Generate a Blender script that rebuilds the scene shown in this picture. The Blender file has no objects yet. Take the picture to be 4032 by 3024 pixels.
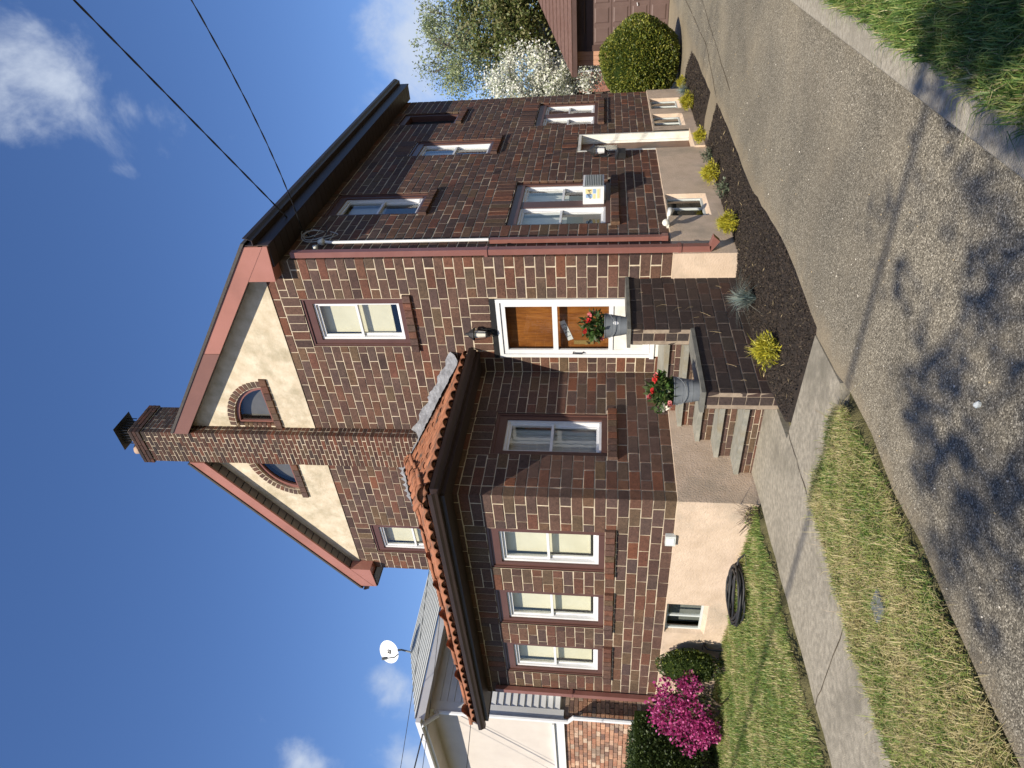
import bpy, math, random
import numpy as np
from mathutils import Vector, Matrix
R = math.radians
random.seed(7); rng = np.random.default_rng(7)
SC = bpy.context.scene
COL = SC.collection

# ------------------------------------------------------------------ camera
CAM = Vector((4.0429, -7.8592, 1.5774))
r2 = Vector((0.788495, 0.614954, 0.010327)); u2 = Vector((0.073429, -0.110795, 0.991127)); fw = Vector((-0.610642, 0.780740, 0.132517))
cd = bpy.data.cameras.new('camera'); cam = bpy.data.objects.new('camera', cd); COL.objects.link(cam)
cd.sensor_fit = 'HORIZONTAL'; cd.sensor_width = 36.0; cd.lens = 36.0 * 2644.2 / 4032.0; cd.clip_start = 0.05; cd.clip_end = 3000
X_, Y_, Z_ = -u2, r2, -fw            # the phone was held upright, the picture is stored on its side
cam.matrix_world = Matrix(((X_.x, Y_.x, Z_.x, CAM.x), (X_.y, Y_.y, Z_.y, CAM.y), (X_.z, Y_.z, Z_.z, CAM.z), (0, 0, 0, 1)))
SC.camera = cam

# ------------------------------------------------------------------ sky, sun, exposure
SUN = Vector((0.33, -0.97, 1.0)).normalized()
wd = bpy.data.worlds.new('World'); SC.world = wd; wd.use_nodes = True
wn = wd.node_tree; wn.nodes.clear()
def N(t, typ, **kw):
    n = t.nodes.new(typ)
    for k, v in kw.items(): setattr(n, k, v)
    return n
def Lk(t, a, b): t.links.new(a, b)
def mth(t, op, a, b=None, c=None, clamp=False):
    n = N(t, 'ShaderNodeMath', operation=op); n.use_clamp = clamp
    for i, v in enumerate((a, b, c)):
        if v is None: continue
        if isinstance(v, (int, float)): n.inputs[i].default_value = v
        else: Lk(t, v, n.inputs[i])
    return n.outputs[0]
sky = N(wn, 'ShaderNodeTexSky'); sky.sky_type = 'NISHITA'; sky.sun_disc = False
sky.sun_elevation = math.asin(SUN.z); sky.sun_rotation = math.atan2(SUN.x, SUN.y)
sky.altitude = 50; sky.air_density = 1.0; sky.dust_density = 0.3; sky.ozone_density = 1.6
tcw = N(wn, 'ShaderNodeTexCoord')
dirv = tcw.outputs['Generated']
nz = N(wn, 'ShaderNodeTexNoise'); nz.inputs['Scale'].default_value = 7.0; nz.inputs['Detail'].default_value = 9; nz.inputs['Roughness'].default_value = 0.58; nz.inputs['Distortion'].default_value = 0.25
Lk(wn, dirv, nz.inputs['Vector'])
nzf = nz.outputs['Fac']
def blob(c, ax, ra, rb, amp):
    """soft elliptical bank of cloud round direction c, long axis ax"""
    c = Vector(c).normalized(); a = Vector(ax); a = (a - c * a.dot(c)).normalized(); b = c.cross(a)
    s = N(wn, 'ShaderNodeVectorMath', operation='SUBTRACT'); Lk(wn, dirv, s.inputs[0]); s.inputs[1].default_value = c
    def dot(v, r):
        d = N(wn, 'ShaderNodeVectorMath', operation='DOT_PRODUCT'); Lk(wn, s.outputs[0], d.inputs[0]); d.inputs[1].default_value = v
        q = mth(wn, 'DIVIDE', d.outputs['Value'], r); return mth(wn, 'MULTIPLY', q, q)
    d2 = mth(wn, 'ADD', dot(a, ra), dot(b, rb))
    dc = N(wn, 'ShaderNodeVectorMath', operation='DOT_PRODUCT'); Lk(wn, s.outputs[0], dc.inputs[0]); dc.inputs[1].default_value = c
    dd = mth(wn, 'MULTIPLY', dc.outputs['Value'], 4.0); d2 = mth(wn, 'ADD', d2, mth(wn, 'MULTIPLY', dd, dd))
    m = mth(wn, 'SUBTRACT', 1.0, mth(wn, 'SQRT', d2))
    return mth(wn, 'MULTIPLY', m, amp)
CL = None
for c, ax, ra, rb, amp in (((-.150, .758, .634), (-.4, .2, -.5), .155, .080, .50), ((-.205, .797, .570), (-.3, .3, -.4), .10, .05, .4),
                           ((-.16, .953, .255), (.8, .2, .05), .26, .085, .75), ((-.225, .925, .305), (-.2, .1, .4), .06, .035, .4),
                           ((-.85, .439, .291), (0, .2, .7), .07, .03, .35), ((-.867, .336, .368), (0, .2, .7), .06, .03, .35),
                           ((-.905, .358, .228), (0, .2, .7), .05, .025, .35), ((-.262, .752, .604), (0, .2, .7), .03, .018, .3)):
    b = blob(c, ax, ra, rb, amp)
    CL = b if CL is None else mth(wn, 'MAXIMUM', CL, b)
cf = mth(wn, 'ADD', CL, mth(wn, 'MULTIPLY', mth(wn, 'SUBTRACT', nzf, 0.5), 2.6))
mr = N(wn, 'ShaderNodeMapRange'); mr.interpolation_type = 'SMOOTHSTEP'
Lk(wn, cf, mr.inputs['Value']); mr.inputs['From Min'].default_value = 0.03; mr.inputs['From Max'].default_value = 0.75; mr.inputs['To Max'].default_value = 0.85
cmask = mth(wn, 'MULTIPLY', mr.outputs[0], mth(wn, 'GREATER_THAN', CL, -0.25))
hs = N(wn, 'ShaderNodeHueSaturation'); hs.inputs['Saturation'].default_value = 1.15; hs.inputs['Value'].default_value = 1.0
Lk(wn, sky.outputs[0], hs.inputs['Color'])
tint = N(wn, 'ShaderNodeMix', data_type='RGBA', blend_type='MULTIPLY'); tint.inputs[0].default_value = 1.0; Lk(wn, hs.outputs[0], tint.inputs[6]); tint.inputs[7].default_value = (.92, .95, 1.16, 1)
mixc = N(wn, 'ShaderNodeMix', data_type='RGBA'); Lk(wn, cmask, mixc.inputs[0]); Lk(wn, tint.outputs[2], mixc.inputs[6]); mixc.inputs[7].default_value = (5.0, 5.6, 6.6, 1)
bg = N(wn, 'ShaderNodeBackground'); bg.inputs['Strength'].default_value = 0.092; Lk(wn, mixc.outputs[2], bg.inputs['Color'])
wo = N(wn, 'ShaderNodeOutputWorld'); Lk(wn, bg.outputs[0], wo.inputs['Surface'])
sd = bpy.data.lights.new('sun', 'SUN'); sd.energy = 5.0; sd.angle = R(0.55); sd.color = (1.0, 0.91, 0.77)
so = bpy.data.objects.new('sun', sd); COL.objects.link(so); so.location = SUN * 30
so.rotation_euler = (-SUN).to_track_quat('-Z', 'Y').to_euler()
SC.view_settings.view_transform = 'Standard'; SC.view_settings.look = 'None'; SC.view_settings.gamma = 1; SC.view_settings.exposure = 0.52
SC.view_settings.use_curve_mapping = False

# ------------------------------------------------------------------ materials
def newmat(name):
    m = bpy.data.materials.new(name); m.use_nodes = True; t = m.node_tree; t.nodes.clear()
    b = N(t, 'ShaderNodeBsdfPrincipled'); o = N(t, 'ShaderNodeOutputMaterial'); Lk(t, b.outputs[0], o.inputs[0])
    return m, t, b
def ramp(t, fac, stops, interp='LINEAR'):
    n = N(t, 'ShaderNodeValToRGB'); n.color_ramp.interpolation = interp
    e = n.color_ramp.elements
    while len(e) > 1: e.remove(e[-1])
    e[0].position = stops[0][0]; e[0].color = (*stops[0][1], 1)
    for p, c in stops[1:]:
        k = e.new(p); k.color = (*c, 1)
    Lk(t, fac, n.inputs[0]); return n.outputs[0]
def noise(t, scale, detail=4, rough=.55, dist=0, sc3=None):
    g = N(t, 'ShaderNodeNewGeometry'); v = g.outputs['Position']
    if sc3:
        mp = N(t, 'ShaderNodeMapping'); mp.inputs['Scale'].default_value = sc3; Lk(t, v, mp.inputs[0]); v = mp.outputs[0]
    n = N(t, 'ShaderNodeTexNoise'); n.inputs['Scale'].default_value = scale; n.inputs['Detail'].default_value = detail; n.inputs['Roughness'].default_value = rough; n.inputs['Distortion'].default_value = dist
    Lk(t, v, n.inputs['Vector']); return n.outputs['Fac']
def mixrgb(t, f, a, b, mode='MIX'):
    n = N(t, 'ShaderNodeMix', data_type='RGBA', blend_type=mode)
    for i, v in ((0, f), (6, a), (7, b)):
        if isinstance(v, (int, float)): n.inputs[i].default_value = v
        elif isinstance(v, tuple): n.inputs[i].default_value = (*v, 1)
        else: Lk(t, v, n.inputs[i])
    return n.outputs[2]
def bump(t, b, h, strength, dist=.01):
    n = N(t, 'ShaderNodeBump'); n.inputs['Strength'].default_value = strength; n.inputs['Distance'].default_value = dist
    Lk(t, h, n.inputs['Height']); Lk(t, n.outputs[0], b.inputs['Normal'])
def surf(name, c1, c2, scale=6, rough=.8, bs=60, bst=.3, bd=.006, c3=None, s3=1.2, sc3=None, metal=0, spec=.4):
    m, t, b = newmat(name)
    f = noise(t, scale, 6, .62, 0, sc3)
    c = ramp(t, f, ((.32, c1), (.68, c2)))
    if c3:
        g = noise(t, s3, 5, .65); c = mixrgb(t, ramp(t, g, ((.5, (0, 0, 0)), (.68, (1, 1, 1)))), c, c3)
    Lk(t, c, b.inputs['Base Color']); b.inputs['Roughness'].default_value = rough; b.inputs['Metallic'].default_value = metal
    b.inputs['Specular IOR Level'].default_value = spec
    if bst: bump(t, b, noise(t, bs, 5, .6), bst, bd)
    return m
BR_A = ((0, (.050, .035, .032)), (.13, (.098, .062, .050)), (.25, (.085, .062, .056)), (.38, (.112, .070, .050)), (.5, (.073, .055, .052)),
        (.62, (.108, .083, .052)), (.74, (.128, .060, .042)), (.84, (.090, .066, .054)), (.93, (.150, .068, .040)), (1, (.066, .045, .040)))
BR_C = ((0, (.035, .022, .020)), (.2, (.10, .042, .026)), (.4, (.055, .032, .026)), (.6, (.13, .048, .028)), (.8, (.045, .030, .028)), (1, (.085, .050, .030)))
BR_A = tuple((p, (c[0] * .98, c[1] * .86, c[2] * .84)) for p, c in BR_A)
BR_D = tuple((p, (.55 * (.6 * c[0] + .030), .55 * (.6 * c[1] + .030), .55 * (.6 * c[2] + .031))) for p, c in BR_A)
BR_N = ((0, (.30, .15, .10)), (.2, (.42, .25, .17)), (.4, (.14, .09, .08)), (.55, (.48, .30, .20)), (.7, (.36, .17, .11)), (.85, (.55, .42, .32)), (1, (.2, .14, .11)))
def brickmat(name, stops, attr, soot=None):
    m, t, b = newmat(name)
    if attr:
        a = N(t, 'ShaderNodeAttribute'); a.attribute_name = 'rnd'; rv = a.outputs['Fac']
    else:
        rv = N(t, 'ShaderNodeObjectInfo').outputs['Random']
    c = ramp(t, rv, stops)
    g = noise(t, 26, 9, .82, 1.2)
    c = mixrgb(t, 1.0, c, ramp(t, g, ((.30, (.38, .38, .38)), (.70, (1.65, 1.6, 1.52)))), 'MULTIPLY')
    lo_ = noise(t, 2.2, 5, .7, .6, (1, 1, .45)); c = mixrgb(t, 1.0, c, ramp(t, lo_, ((.3, (.72, .72, .73)), (.7, (1.2, 1.18, 1.15)))), 'MULTIPLY')
    if soot:
        z = N(t, 'ShaderNodeSeparateXYZ'); gg = N(t, 'ShaderNodeNewGeometry'); Lk(t, gg.outputs['Position'], z.inputs[0])
        f = mth(t, 'ADD', mth(t, 'MULTIPLY', mth(t, 'SUBTRACT', z.outputs[2], soot), .6), mth(t, 'MULTIPLY', mth(t, 'SUBTRACT', noise(t, 3, 4), .5), 1.2), None, True)
        c = mixrgb(t, mth(t, 'MULTIPLY', f, .75), c, (.018, .016, .016))
    Lk(t, c, b.inputs['Base Color']); b.inputs['Roughness'].default_value = .82; b.inputs['Specular IOR Level'].default_value = .3
    bump(t, b, noise(t, 70, 5, .75, 2.5), .6, .005)
    return m
M = {}
M['brick'] = brickmat('brick_face', BR_A, False); M['brick_s'] = brickmat('brick_face_joined', BR_A, True)
M['cbrick'] = brickmat('chimney_brick', BR_C, False, 8.3); M['cbrick_s'] = brickmat('chimney_brick_joined', BR_C, True, 8.3)
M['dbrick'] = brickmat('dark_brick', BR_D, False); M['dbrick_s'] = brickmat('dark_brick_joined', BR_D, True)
M['nbrick'] = brickmat('mottled_brick', BR_N, False); M['nbrick_s'] = brickmat('mottled_brick_joined', BR_N, True)
M['mortar'] = surf('mortar', (.44, .36, .255), (.62, .53, .395), 12, .95, 90, .6, .006, (.36, .29, .21), 1.5)
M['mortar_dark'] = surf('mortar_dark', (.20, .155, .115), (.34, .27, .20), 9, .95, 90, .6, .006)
M['stucco'] = surf('gable_stucco', (.47, .39, .27), (.64, .56, .43), 5, .92, 30, .5, .008, (.36, .31, .21), 1.6)
M['found'] = surf('foundation_stucco', (.48, .37, .27), (.60, .47, .355), 4, .93, 45, .7, .010, (.38, .31, .235), 1.3)
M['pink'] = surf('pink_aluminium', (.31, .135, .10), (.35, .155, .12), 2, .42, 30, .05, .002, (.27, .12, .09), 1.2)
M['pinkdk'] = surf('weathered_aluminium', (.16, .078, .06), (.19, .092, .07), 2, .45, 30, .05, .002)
M['trim'] = surf('brown_trim', (.085, .040, .032), (.105, .050, .040), 4, .42, 40, .05, .002)
M['gutter'] = surf('dark_brown_gutter', (.026, .016, .013), (.036, .022, .018), 4, .5, 40, .03, .002)
M['soffit'] = surf('brown_soffit', (.030, .021, .018), (.04, .028, .023), 4, .5, 40, .03, .002)
M['greysoffit'] = surf('grey_soffit', (.11, .103, .098), (.14, .13, .122), 4, .5, 40, .03, .002)
M['spout'] = surf('red_brown_downspout', (.19, .08, .064), (.22, .098, .08), 5, .4, 40, .04, .002, (.19, .08, .065), 3)
M['white'] = surf('white_vinyl', (.62, .63, .64), (.70, .70, .70), 5, .35, 40, .02, .001)
M['offwhite'] = surf('aged_white_paint', (.62, .61, .55), (.74, .73, .68), 5, .5, 40, .05, .002, (.55, .52, .44), 2)
M['blind'] = surf('cream_blind', (.60, .56, .42), (.68, .64, .50), 3, .9, 30, .05, .002)
M['lace'] = surf('lace_curtain', (.38, .38, .36), (.55, .55, .53), 14, .95, 30, .2, .01, None, 1, (9, 9, .6))
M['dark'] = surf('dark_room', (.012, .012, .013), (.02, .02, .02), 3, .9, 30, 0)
M['tile'] = surf('clay_tile', (.22, .082, .040), (.36, .145, .072), 9, .8, 50, .5, .006, (.05, .040, .032), 4.5)
M['tilepan'] = surf('clay_tile_pan', (.16, .06, .03), (.24, .09, .045), 9, .8, 50, .4, .005)
M['tar'] = surf('aluminium_roof_coating', (.15, .155, .165), (.28, .285, .30), 16, .7, 45, 1.0, .02, (.12, .12, .13), 6)
M['shingle'] = surf('dark_shingle', (.05, .045, .04), (.08, .07, .065), 30, .9, 60, .5, .01)
M['slate'] = surf('green_grey_slate', (.17, .17, .145), (.29, .28, .24), 7, .75, 30, .5, .008, (.22, .19, .13), 2, (1, 4, 1))
M['concrete'] = surf('old_concrete', (.20, .18, .14), (.36, .325, .255), 20, .92, 110, .9, .008, (.165, .15, .115), 1.3)
M['kerb'] = surf('kerb_concrete', (.25, .225, .175), (.44, .40, .32), 26, .93, 80, 1.0, .014, (.28, .255, .20), 2.2)
M['soil'] = surf('soil', (.055, .042, .028), (.11, .085, .055), 12, .95, 60, 1.0, .02)
M['lawnsoil'] = surf('lawn_soil', (.085, .080, .030), (.14, .125, .055), 10, .95, 60, 1.0, .02)
M['mulch'] = surf('mulch', (.016, .012, .0095), (.040, .029, .022), 30, .95, 70, 1.0, .03)
M['chip'] = surf('bark_chip', (.018, .013, .010), (.060, .043, .032), 40, .95, 80, .4, .01)
M['straw'] = surf('straw', (.42, .32, .17), (.55, .43, .25), 30, .9, 80, 0)
M['galv'] = surf('galvanised_steel', (.13, .145, .16), (.19, .205, .22), 9, .55, 40, .1, .003, None, 1, None, .15)
M['black'] = surf('black_metal', (.012, .012, .013), (.02, .02, .021), 9, .5, 40, .1, .003)
M['rubber'] = surf('black_rubber', (.014, .014, .015), (.024, .024, .025), 9, .55, 80, .1, .002)
M['cable'] = surf('cable_sheath', (.010, .010, .012), (.016, .016, .018), 9, .6, 80, .1, .002)
M['greycable'] = surf('grey_cable', (.28, .28, .27), (.36, .36, .35), 9, .5, 80, .1, .002)
M['clay'] = surf('clay_flue', (.30, .20, .14), (.40, .28, .20), 9, .8, 60, .2, .004)
M['garage'] = surf('brown_garage_paint', (.115, .074, .064), (.14, .092, .08), 3, .5, 40, .05, .002)
M['garagetrim'] = surf('dark_brown_paint', (.074, .044, .037), (.092, .055, .047), 3, .45, 40, .05, .002)
M['boards'] = surf('cedar_boards', (.40, .20, .12), (.50, .28, .18), 3, .7, 40, .1, .003, None, 1, (6, 6, .4))
M['groof'] = surf('brown_shingles', (.09, .05, .04), (.17, .10, .08), 9, .9, 60, .6, .012, (.12, .065, .05), 3, (1, 1, 9))
M['nroof'] = surf('pale_grey_shingles', (.34, .355, .34), (.52, .535, .51), 7, .9, 60, .5, .01, (.42, .43, .41), 3, (1.2, .8, 12))
M['siding'] = surf('white_siding', (.66, .66, .64), (.74, .74, .72), 3, .5, 40, .04, .002)
M['panel'] = surf('beige_stucco_panel', (.52, .47, .42), (.58, .53, .475), 2, .9, 60, .3, .005)
M['redbrick'] = surf('red_brick_far', (.22, .10, .07), (.30, .14, .10), 12, .9, 60, .4, .006)
M['bark'] = surf('bark', (.075, .058, .045), (.15, .12, .095), 18, .95, 40, 1.0, .02, None, 1, (3, 3, .5))
M['twig'] = surf('twig', (.16, .12, .085), (.25, .19, .14), 18, .95, 40, .4, .01)
def leafmat(name, c1, c2, trans=.35, rough=.55):
    m, t, b = newmat(name); t.nodes.remove(b)
    c = ramp(t, noise(t, 25, 3, .6), ((.3, c1), (.7, c2)))
    d = N(t, 'ShaderNodeBsdfDiffuse'); tr = N(t, 'ShaderNodeBsdfTranslucent'); gl = N(t, 'ShaderNodeBsdfGlossy'); gl.inputs['Roughness'].default_value = rough
    Lk(t, c, d.inputs[0]); Lk(t, c, tr.inputs[0]); gl.inputs[0].default_value = (.6, .6, .6, 1)
    a = N(t, 'ShaderNodeMixShader'); a.inputs[0].default_value = trans; Lk(t, d.outputs[0], a.inputs[1]); Lk(t, tr.outputs[0], a.inputs[2])
    e = N(t, 'ShaderNodeMixShader'); e.inputs[0].default_value = .05; Lk(t, a.outputs[0], e.inputs[1]); Lk(t, gl.outputs[0], e.inputs[2])
    Lk(t, e.outputs[0], [n for n in t.nodes if n.type == 'OUTPUT_MATERIAL'][0].inputs[0]); return m
def LM(n, a, b, **k): M[n] = leafmat(n, a, b, **k)
LM('grass1', (.11, .19, .035), (.19, .29, .065)); LM('grass2', (.23, .28, .065), (.36, .39, .12)); LM('grass3', (.42, .36, .17), (.60, .52, .28)); LM('grass4', (.05, .12, .02), (.10, .18, .04))
LM('yellow1', (.42, .38, .03), (.62, .55, .05)); LM('yellow2', (.26, .28, .03), (.42, .40, .05))
LM('fescue', (.15, .22, .20), (.30, .38, .36)); LM('fescue2', (.28, .30, .25), (.42, .42, .36))
LM('herb', (.07, .10, .055), (.14, .17, .10)); LM('herb2', (.12, .15, .09), (.2, .22, .15))
LM('yew1', (.12, .155, .018), (.22, .25, .035)); LM('yew2', (.05, .08, .014), (.09, .125, .022)); LM('yew3', (.24, .25, .04), (.36, .34, .06))
LM('hedge1', (.018, .036, .010), (.04, .065, .016)); LM('hedge2', (.05, .08, .018), (.09, .12, .03))
LM('magenta1', (.34, .025, .14), (.52, .06, .25)); LM('magenta2', (.60, .12, .36), (.75, .22, .48)); LM('magenta3', (.22, .012, .085), (.34, .03, .14))
LM('bloom1', (.72, .72, .62), (.85, .85, .78)); LM('bloom2', (.50, .54, .38), (.66, .68, .52))
LM('sage1', (.17, .22, .10), (.29, .35, .18)); LM('sage2', (.26, .30, .13), (.40, .43, .22))
LM('bronze1', (.17, .165, .055), (.27, .25, .10)); LM('bronze2', (.11, .14, .035), (.18, .21, .06))
LM('leafg', (.035, .065, .016), (.07, .11, .03)); LM('leafp', (.55, .10, .10), (.75, .25, .25)); LM('leafr', (.60, .02, .02), (.75, .06, .05)); LM('leafw', (.75, .65, .55), (.85, .75, .62))
LM('dry', (.22, .16, .10), (.32, .25, .16))
# asphalt
def asphalt():
    m, t, b = newmat('worn_asphalt')
    v = N(t, 'ShaderNodeTexVoronoi'); v.inputs['Scale'].default_value = 150; g = N(t, 'ShaderNodeNewGeometry'); Lk(t, g.outputs['Position'], v.inputs['Vector'])
    sp = N(t, 'ShaderNodeSeparateColor'); Lk(t, v.outputs['Color'], sp.inputs[0])
    agg = ramp(t, sp.outputs[0], ((0, (.055, .049, .038)), (.3, (.13, .117, .09)), (.65, (.225, .203, .158)), (.9, (.36, .33, .26)), (1, (.62, .57, .46))))
    dust = noise(t, 1.1, 6, .65); c = mixrgb(t, ramp(t, dust, ((.45, (.05, .05, .05)), (.75, (.5, .5, .5)))), agg, (.255, .218, .156))
    px_ = N(t, 'ShaderNodeSeparateXYZ'); Lk(t, g.outputs['Position'], px_.inputs[0])
    ed = mth(t, 'ADD', mth(t, 'DIVIDE', mth(t, 'SUBTRACT', 1.02, px_.outputs[0]), .22), mth(t, 'MULTIPLY', mth(t, 'SUBTRACT', noise(t, 5, 6, .7), .5), 2.6), None, True)
    c = mixrgb(t, mth(t, 'MULTIPLY', ed, .8), c, ramp(t, noise(t, 60, 4, .7), ((.3, (.19, .155, .105)), (.7, (.36, .305, .215)))))      # grit washed off the beds and lawn
    st = noise(t, .55, 5, .6, .4); c = mixrgb(t, 1.0, c, ramp(t, st, ((.3, (.60, .60, .60)), (.62, (1.0, .985, .95)))), 'MULTIPLY')
    fine = noise(t, 220, 3, .7); c = mixrgb(t, 1.0, c, ramp(t, fine, ((.3, (.65, .65, .65)), (.7, (1.3, 1.3, 1.3)))), 'MULTIPLY')
    Lk(t, c, b.inputs['Base Color']); b.inputs['Roughness'].default_value = .88; b.inputs['Specular IOR Level'].default_value = .3
    bump(t, b, mth(t, 'ADD', mth(t, 'MULTIPLY', v.outputs['Distance'], -.7), mth(t, 'MULTIPLY', fine, .6)), .55, .007)
    return m
M['asphalt'] = asphalt()
def wood():
    m, t, b = newmat('varnished_door_wood')
    f = noise(t, 4, 8, .65, .6, (14, 14, 1.0))
    g = noise(t, 2.2, 4, .6)
    c = mixrgb(t, ramp(t, g, ((.35, (0, 0, 0)), (.7, (1, 1, 1)))), ramp(t, f, ((.3, (.17, .05, .010)), (.7, (.40, .155, .034)))), ramp(t, f, ((.3, (.07, .02, .006)), (.7, (.22, .075, .017)))))
    Lk(t, c, b.inputs['Base Color']); b.inputs['Roughness'].default_value = .3; return m
M['wood'] = wood()
def glass(name, tint, refl):
    m, t, b = newmat(name); t.nodes.remove(b)
    tr = N(t, 'ShaderNodeBsdfTransparent'); tr.inputs[0].default_value = (*tint, 1)
    gl = N(t, 'ShaderNodeBsdfGlossy'); gl.inputs['Roughness'].default_value = .015; gl.inputs[0].default_value = (1, 1, 1, 1)
    ge = N(t, 'ShaderNodeNewGeometry'); dt = N(t, 'ShaderNodeVectorMath', operation='DOT_PRODUCT'); Lk(t, ge.outputs['Incoming'], dt.inputs[0]); Lk(t, ge.outputs['Normal'], dt.inputs[1])
    f = mth(t, 'ADD', mth(t, 'MULTIPLY', mth(t, 'POWER', mth(t, 'SUBTRACT', 1.0, mth(t, 'ABSOLUTE', dt.outputs['Value'])), 5.0), 1.0 - refl), refl, None, True)
    x = N(t, 'ShaderNodeMixShader'); Lk(t, f, x.inputs[0]); Lk(t, tr.outputs[0], x.inputs[1]); Lk(t, gl.outputs[0], x.inputs[2])
    nb = N(t, 'ShaderNodeBump'); nb.inputs['Strength'].default_value = .05; nb.inputs['Distance'].default_value = .02; Lk(t, noise(t, 3.5, 2), nb.inputs['Height']); Lk(t, nb.outputs[0], gl.inputs['Normal'])
    Lk(t, x.outputs[0], [n for n in t.nodes if n.type == 'OUTPUT_MATERIAL'][0].inputs[0]); return m
M['glass'] = glass('window_glass', (.90, .92, .90), .075)
M['lampglass'] = surf('frosted_lamp_glass', (.6, .58, .5), (.7, .68, .6), 4, .3, 40, 0)
def plain(name, c, rough=.6):
    m, t, b = newmat(name); b.inputs['Base Color'].default_value = (*c, 1); b.inputs['Roughness'].default_value = rough; return m
M['ink'] = plain('black_ink', (.01, .01, .01)); M['labelblue'] = plain('label_blue', (.22, .34, .52)); M['labelyellow'] = plain('label_yellow', (.62, .52, .26)); M['acgrille'] = surf('ac_grille', (.10, .11, .11), (.16, .17, .17), 40, .6, 40, .3, .004)
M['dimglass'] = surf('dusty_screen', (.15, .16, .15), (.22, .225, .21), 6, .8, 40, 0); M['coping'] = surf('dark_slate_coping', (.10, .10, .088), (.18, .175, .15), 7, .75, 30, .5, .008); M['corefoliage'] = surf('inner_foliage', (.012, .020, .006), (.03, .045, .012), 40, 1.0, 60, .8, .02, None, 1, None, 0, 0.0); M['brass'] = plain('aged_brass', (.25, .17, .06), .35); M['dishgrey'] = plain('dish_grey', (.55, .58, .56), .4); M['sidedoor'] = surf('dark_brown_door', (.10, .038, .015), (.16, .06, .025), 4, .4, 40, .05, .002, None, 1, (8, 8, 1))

# ------------------------------------------------------------------ mesh helpers
class MB:
    def __init__(s): s.v = []; s.f = []; s.mi = []; s.cm = 0
    def quad(s, *p):
        n = len(s.v); s.v += [tuple(q) for q in p]; s.f.append(tuple(range(n, n + len(p)))); s.mi.append(s.cm)
    def hexa(s, c):
        """8 corners: 0-3 one ring, 4-7 the opposite ring"""
        n = len(s.v); s.v += [tuple(q) for q in c]
        for a in ((0, 3, 2, 1), (4, 5, 6, 7), (0, 1, 5, 4), (1, 2, 6, 5), (2, 3, 7, 6), (3, 0, 4, 7)):
            s.f.append(tuple(n + i for i in a)); s.mi.append(s.cm)
    def box(s, x0, x1, y0, y1, z0, z1):
        s.hexa([(x0, y0, z0), (x1, y0, z0), (x1, y1, z0), (x0, y1, z0), (x0, y0, z1), (x1, y0, z1), (x1, y1, z1), (x0, y1, z1)])
    def fbox(s, F, u0, u1, z0, z1, d0, d1):
        s.hexa([F(u0, z0, d0), F(u1, z0, d0), F(u1, z0, d1), F(u0, z0, d1), F(u0, z1, d0), F(u1, z1, d0), F(u1, z1, d1), F(u0, z1, d1)])
    def prism(s, poly, f0, f1):
        """extrude polygon (list of 2-tuples) between two mapping functions"""
        n = len(s.v); k = len(poly); s.v += [tuple(f0(*p)) for p in poly] + [tuple(f1(*p)) for p in poly]
        s.f.append(tuple(range(n, n + k))); s.f.append(tuple(range(n + 2 * k - 1, n + k - 1, -1))); s.mi += [s.cm] * 2
        for i in range(k):
            j = (i + 1) % k; s.f.append((n + i, n + k + i, n + k + j, n + j)); s.mi.append(s.cm)
    def tube(s, path, r, seg=8, cap=True):
        path = [Vector(p) for p in path]; rs = r if isinstance(r, (list, tuple)) else [r] * len(path)
        base = len(s.v); up = None
        for i, p in enumerate(path):
            d = (path[min(i + 1, len(path) - 1)] - path[max(i - 1, 0)])
            d = d.normalized() if d.length > 1e-9 else Vector((0, 0, 1))
            if up is None: up = Vector((0, 0, 1)) if abs(d.z) < .9 else Vector((1, 0, 0))
            a = d.cross(up)
            if a.length < 1e-5: a = d.cross(Vector((.3, .9, .2)))
            a.normalize(); b = a.cross(d).normalized(); up = b
            for k in range(seg):
                t = 2 * math.pi * k / seg; s.v.append(tuple(p + a * (rs[i] * math.cos(t)) + b * (rs[i] * math.sin(t))))
        for i in range(len(path) - 1):
            for k in range(seg):
                q = base + i * seg; s.f.append((q + k, q + (k + 1) % seg, q + seg + (k + 1) % seg, q + seg + k)); s.mi.append(s.cm)
        if cap:
            s.f.append(tuple(base + k for k in reversed(range(seg)))); s.f.append(tuple(base + (len(path) - 1) * seg + k for k in range(seg))); s.mi += [s.cm] * 2
    def lathe(s, prof, c, seg=20, sx=1, sy=1):
        base = len(s.v)
        for r, z in prof:
            for k in range(seg):
                t = 2 * math.pi * k / seg; s.v.append((c[0] + r * sx * math.cos(t), c[1] + r * sy * math.sin(t), c[2] + z))
        for i in range(len(prof) - 1):
            for k in range(seg):
                q = base + i * seg; s.f.append((q + k, q + (k + 1) % seg, q + seg + (k + 1) % seg, q + seg + k)); s.mi.append(s.cm)
    def build(s, name, mat, parent=None, smooth=False):
        me = bpy.data.meshes.new(name); me.from_pydata(s.v, [], s.f)
        mats = mat if isinstance(mat, (list, tuple)) else [mat]
        for m in mats: me.materials.append(M[m] if isinstance(m, str) else m)
        if len(mats) > 1: me.polygons.foreach_set('material_index', s.mi)
        if smooth: me.polygons.foreach_set('use_smooth', [True] * len(s.f))
        me.update()
        return link(name, me, parent)
def link(name, me, parent=None):
    o = bpy.data.objects.new(name, me); COL.objects.link(o)
    if parent is not None: setpar(o, parent)
    return o
def setpar(o, p):
    o.parent = p
    if p.type == 'EMPTY': o.matrix_parent_inverse = Matrix.Translation(-Vector(p.location))
def thing(name, label, cat, loc, group=None):
    o = bpy.data.objects.new(name, None); COL.objects.link(o); o.location = loc; o.empty_display_size = .2
    return tag(o, label, cat, group)
def tag(o, label, cat, group=None):
    o['label'] = label; o['category'] = cat
    if group: o['group'] = group
    return o
def struct(o): o['kind'] = 'structure'; return o
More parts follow.
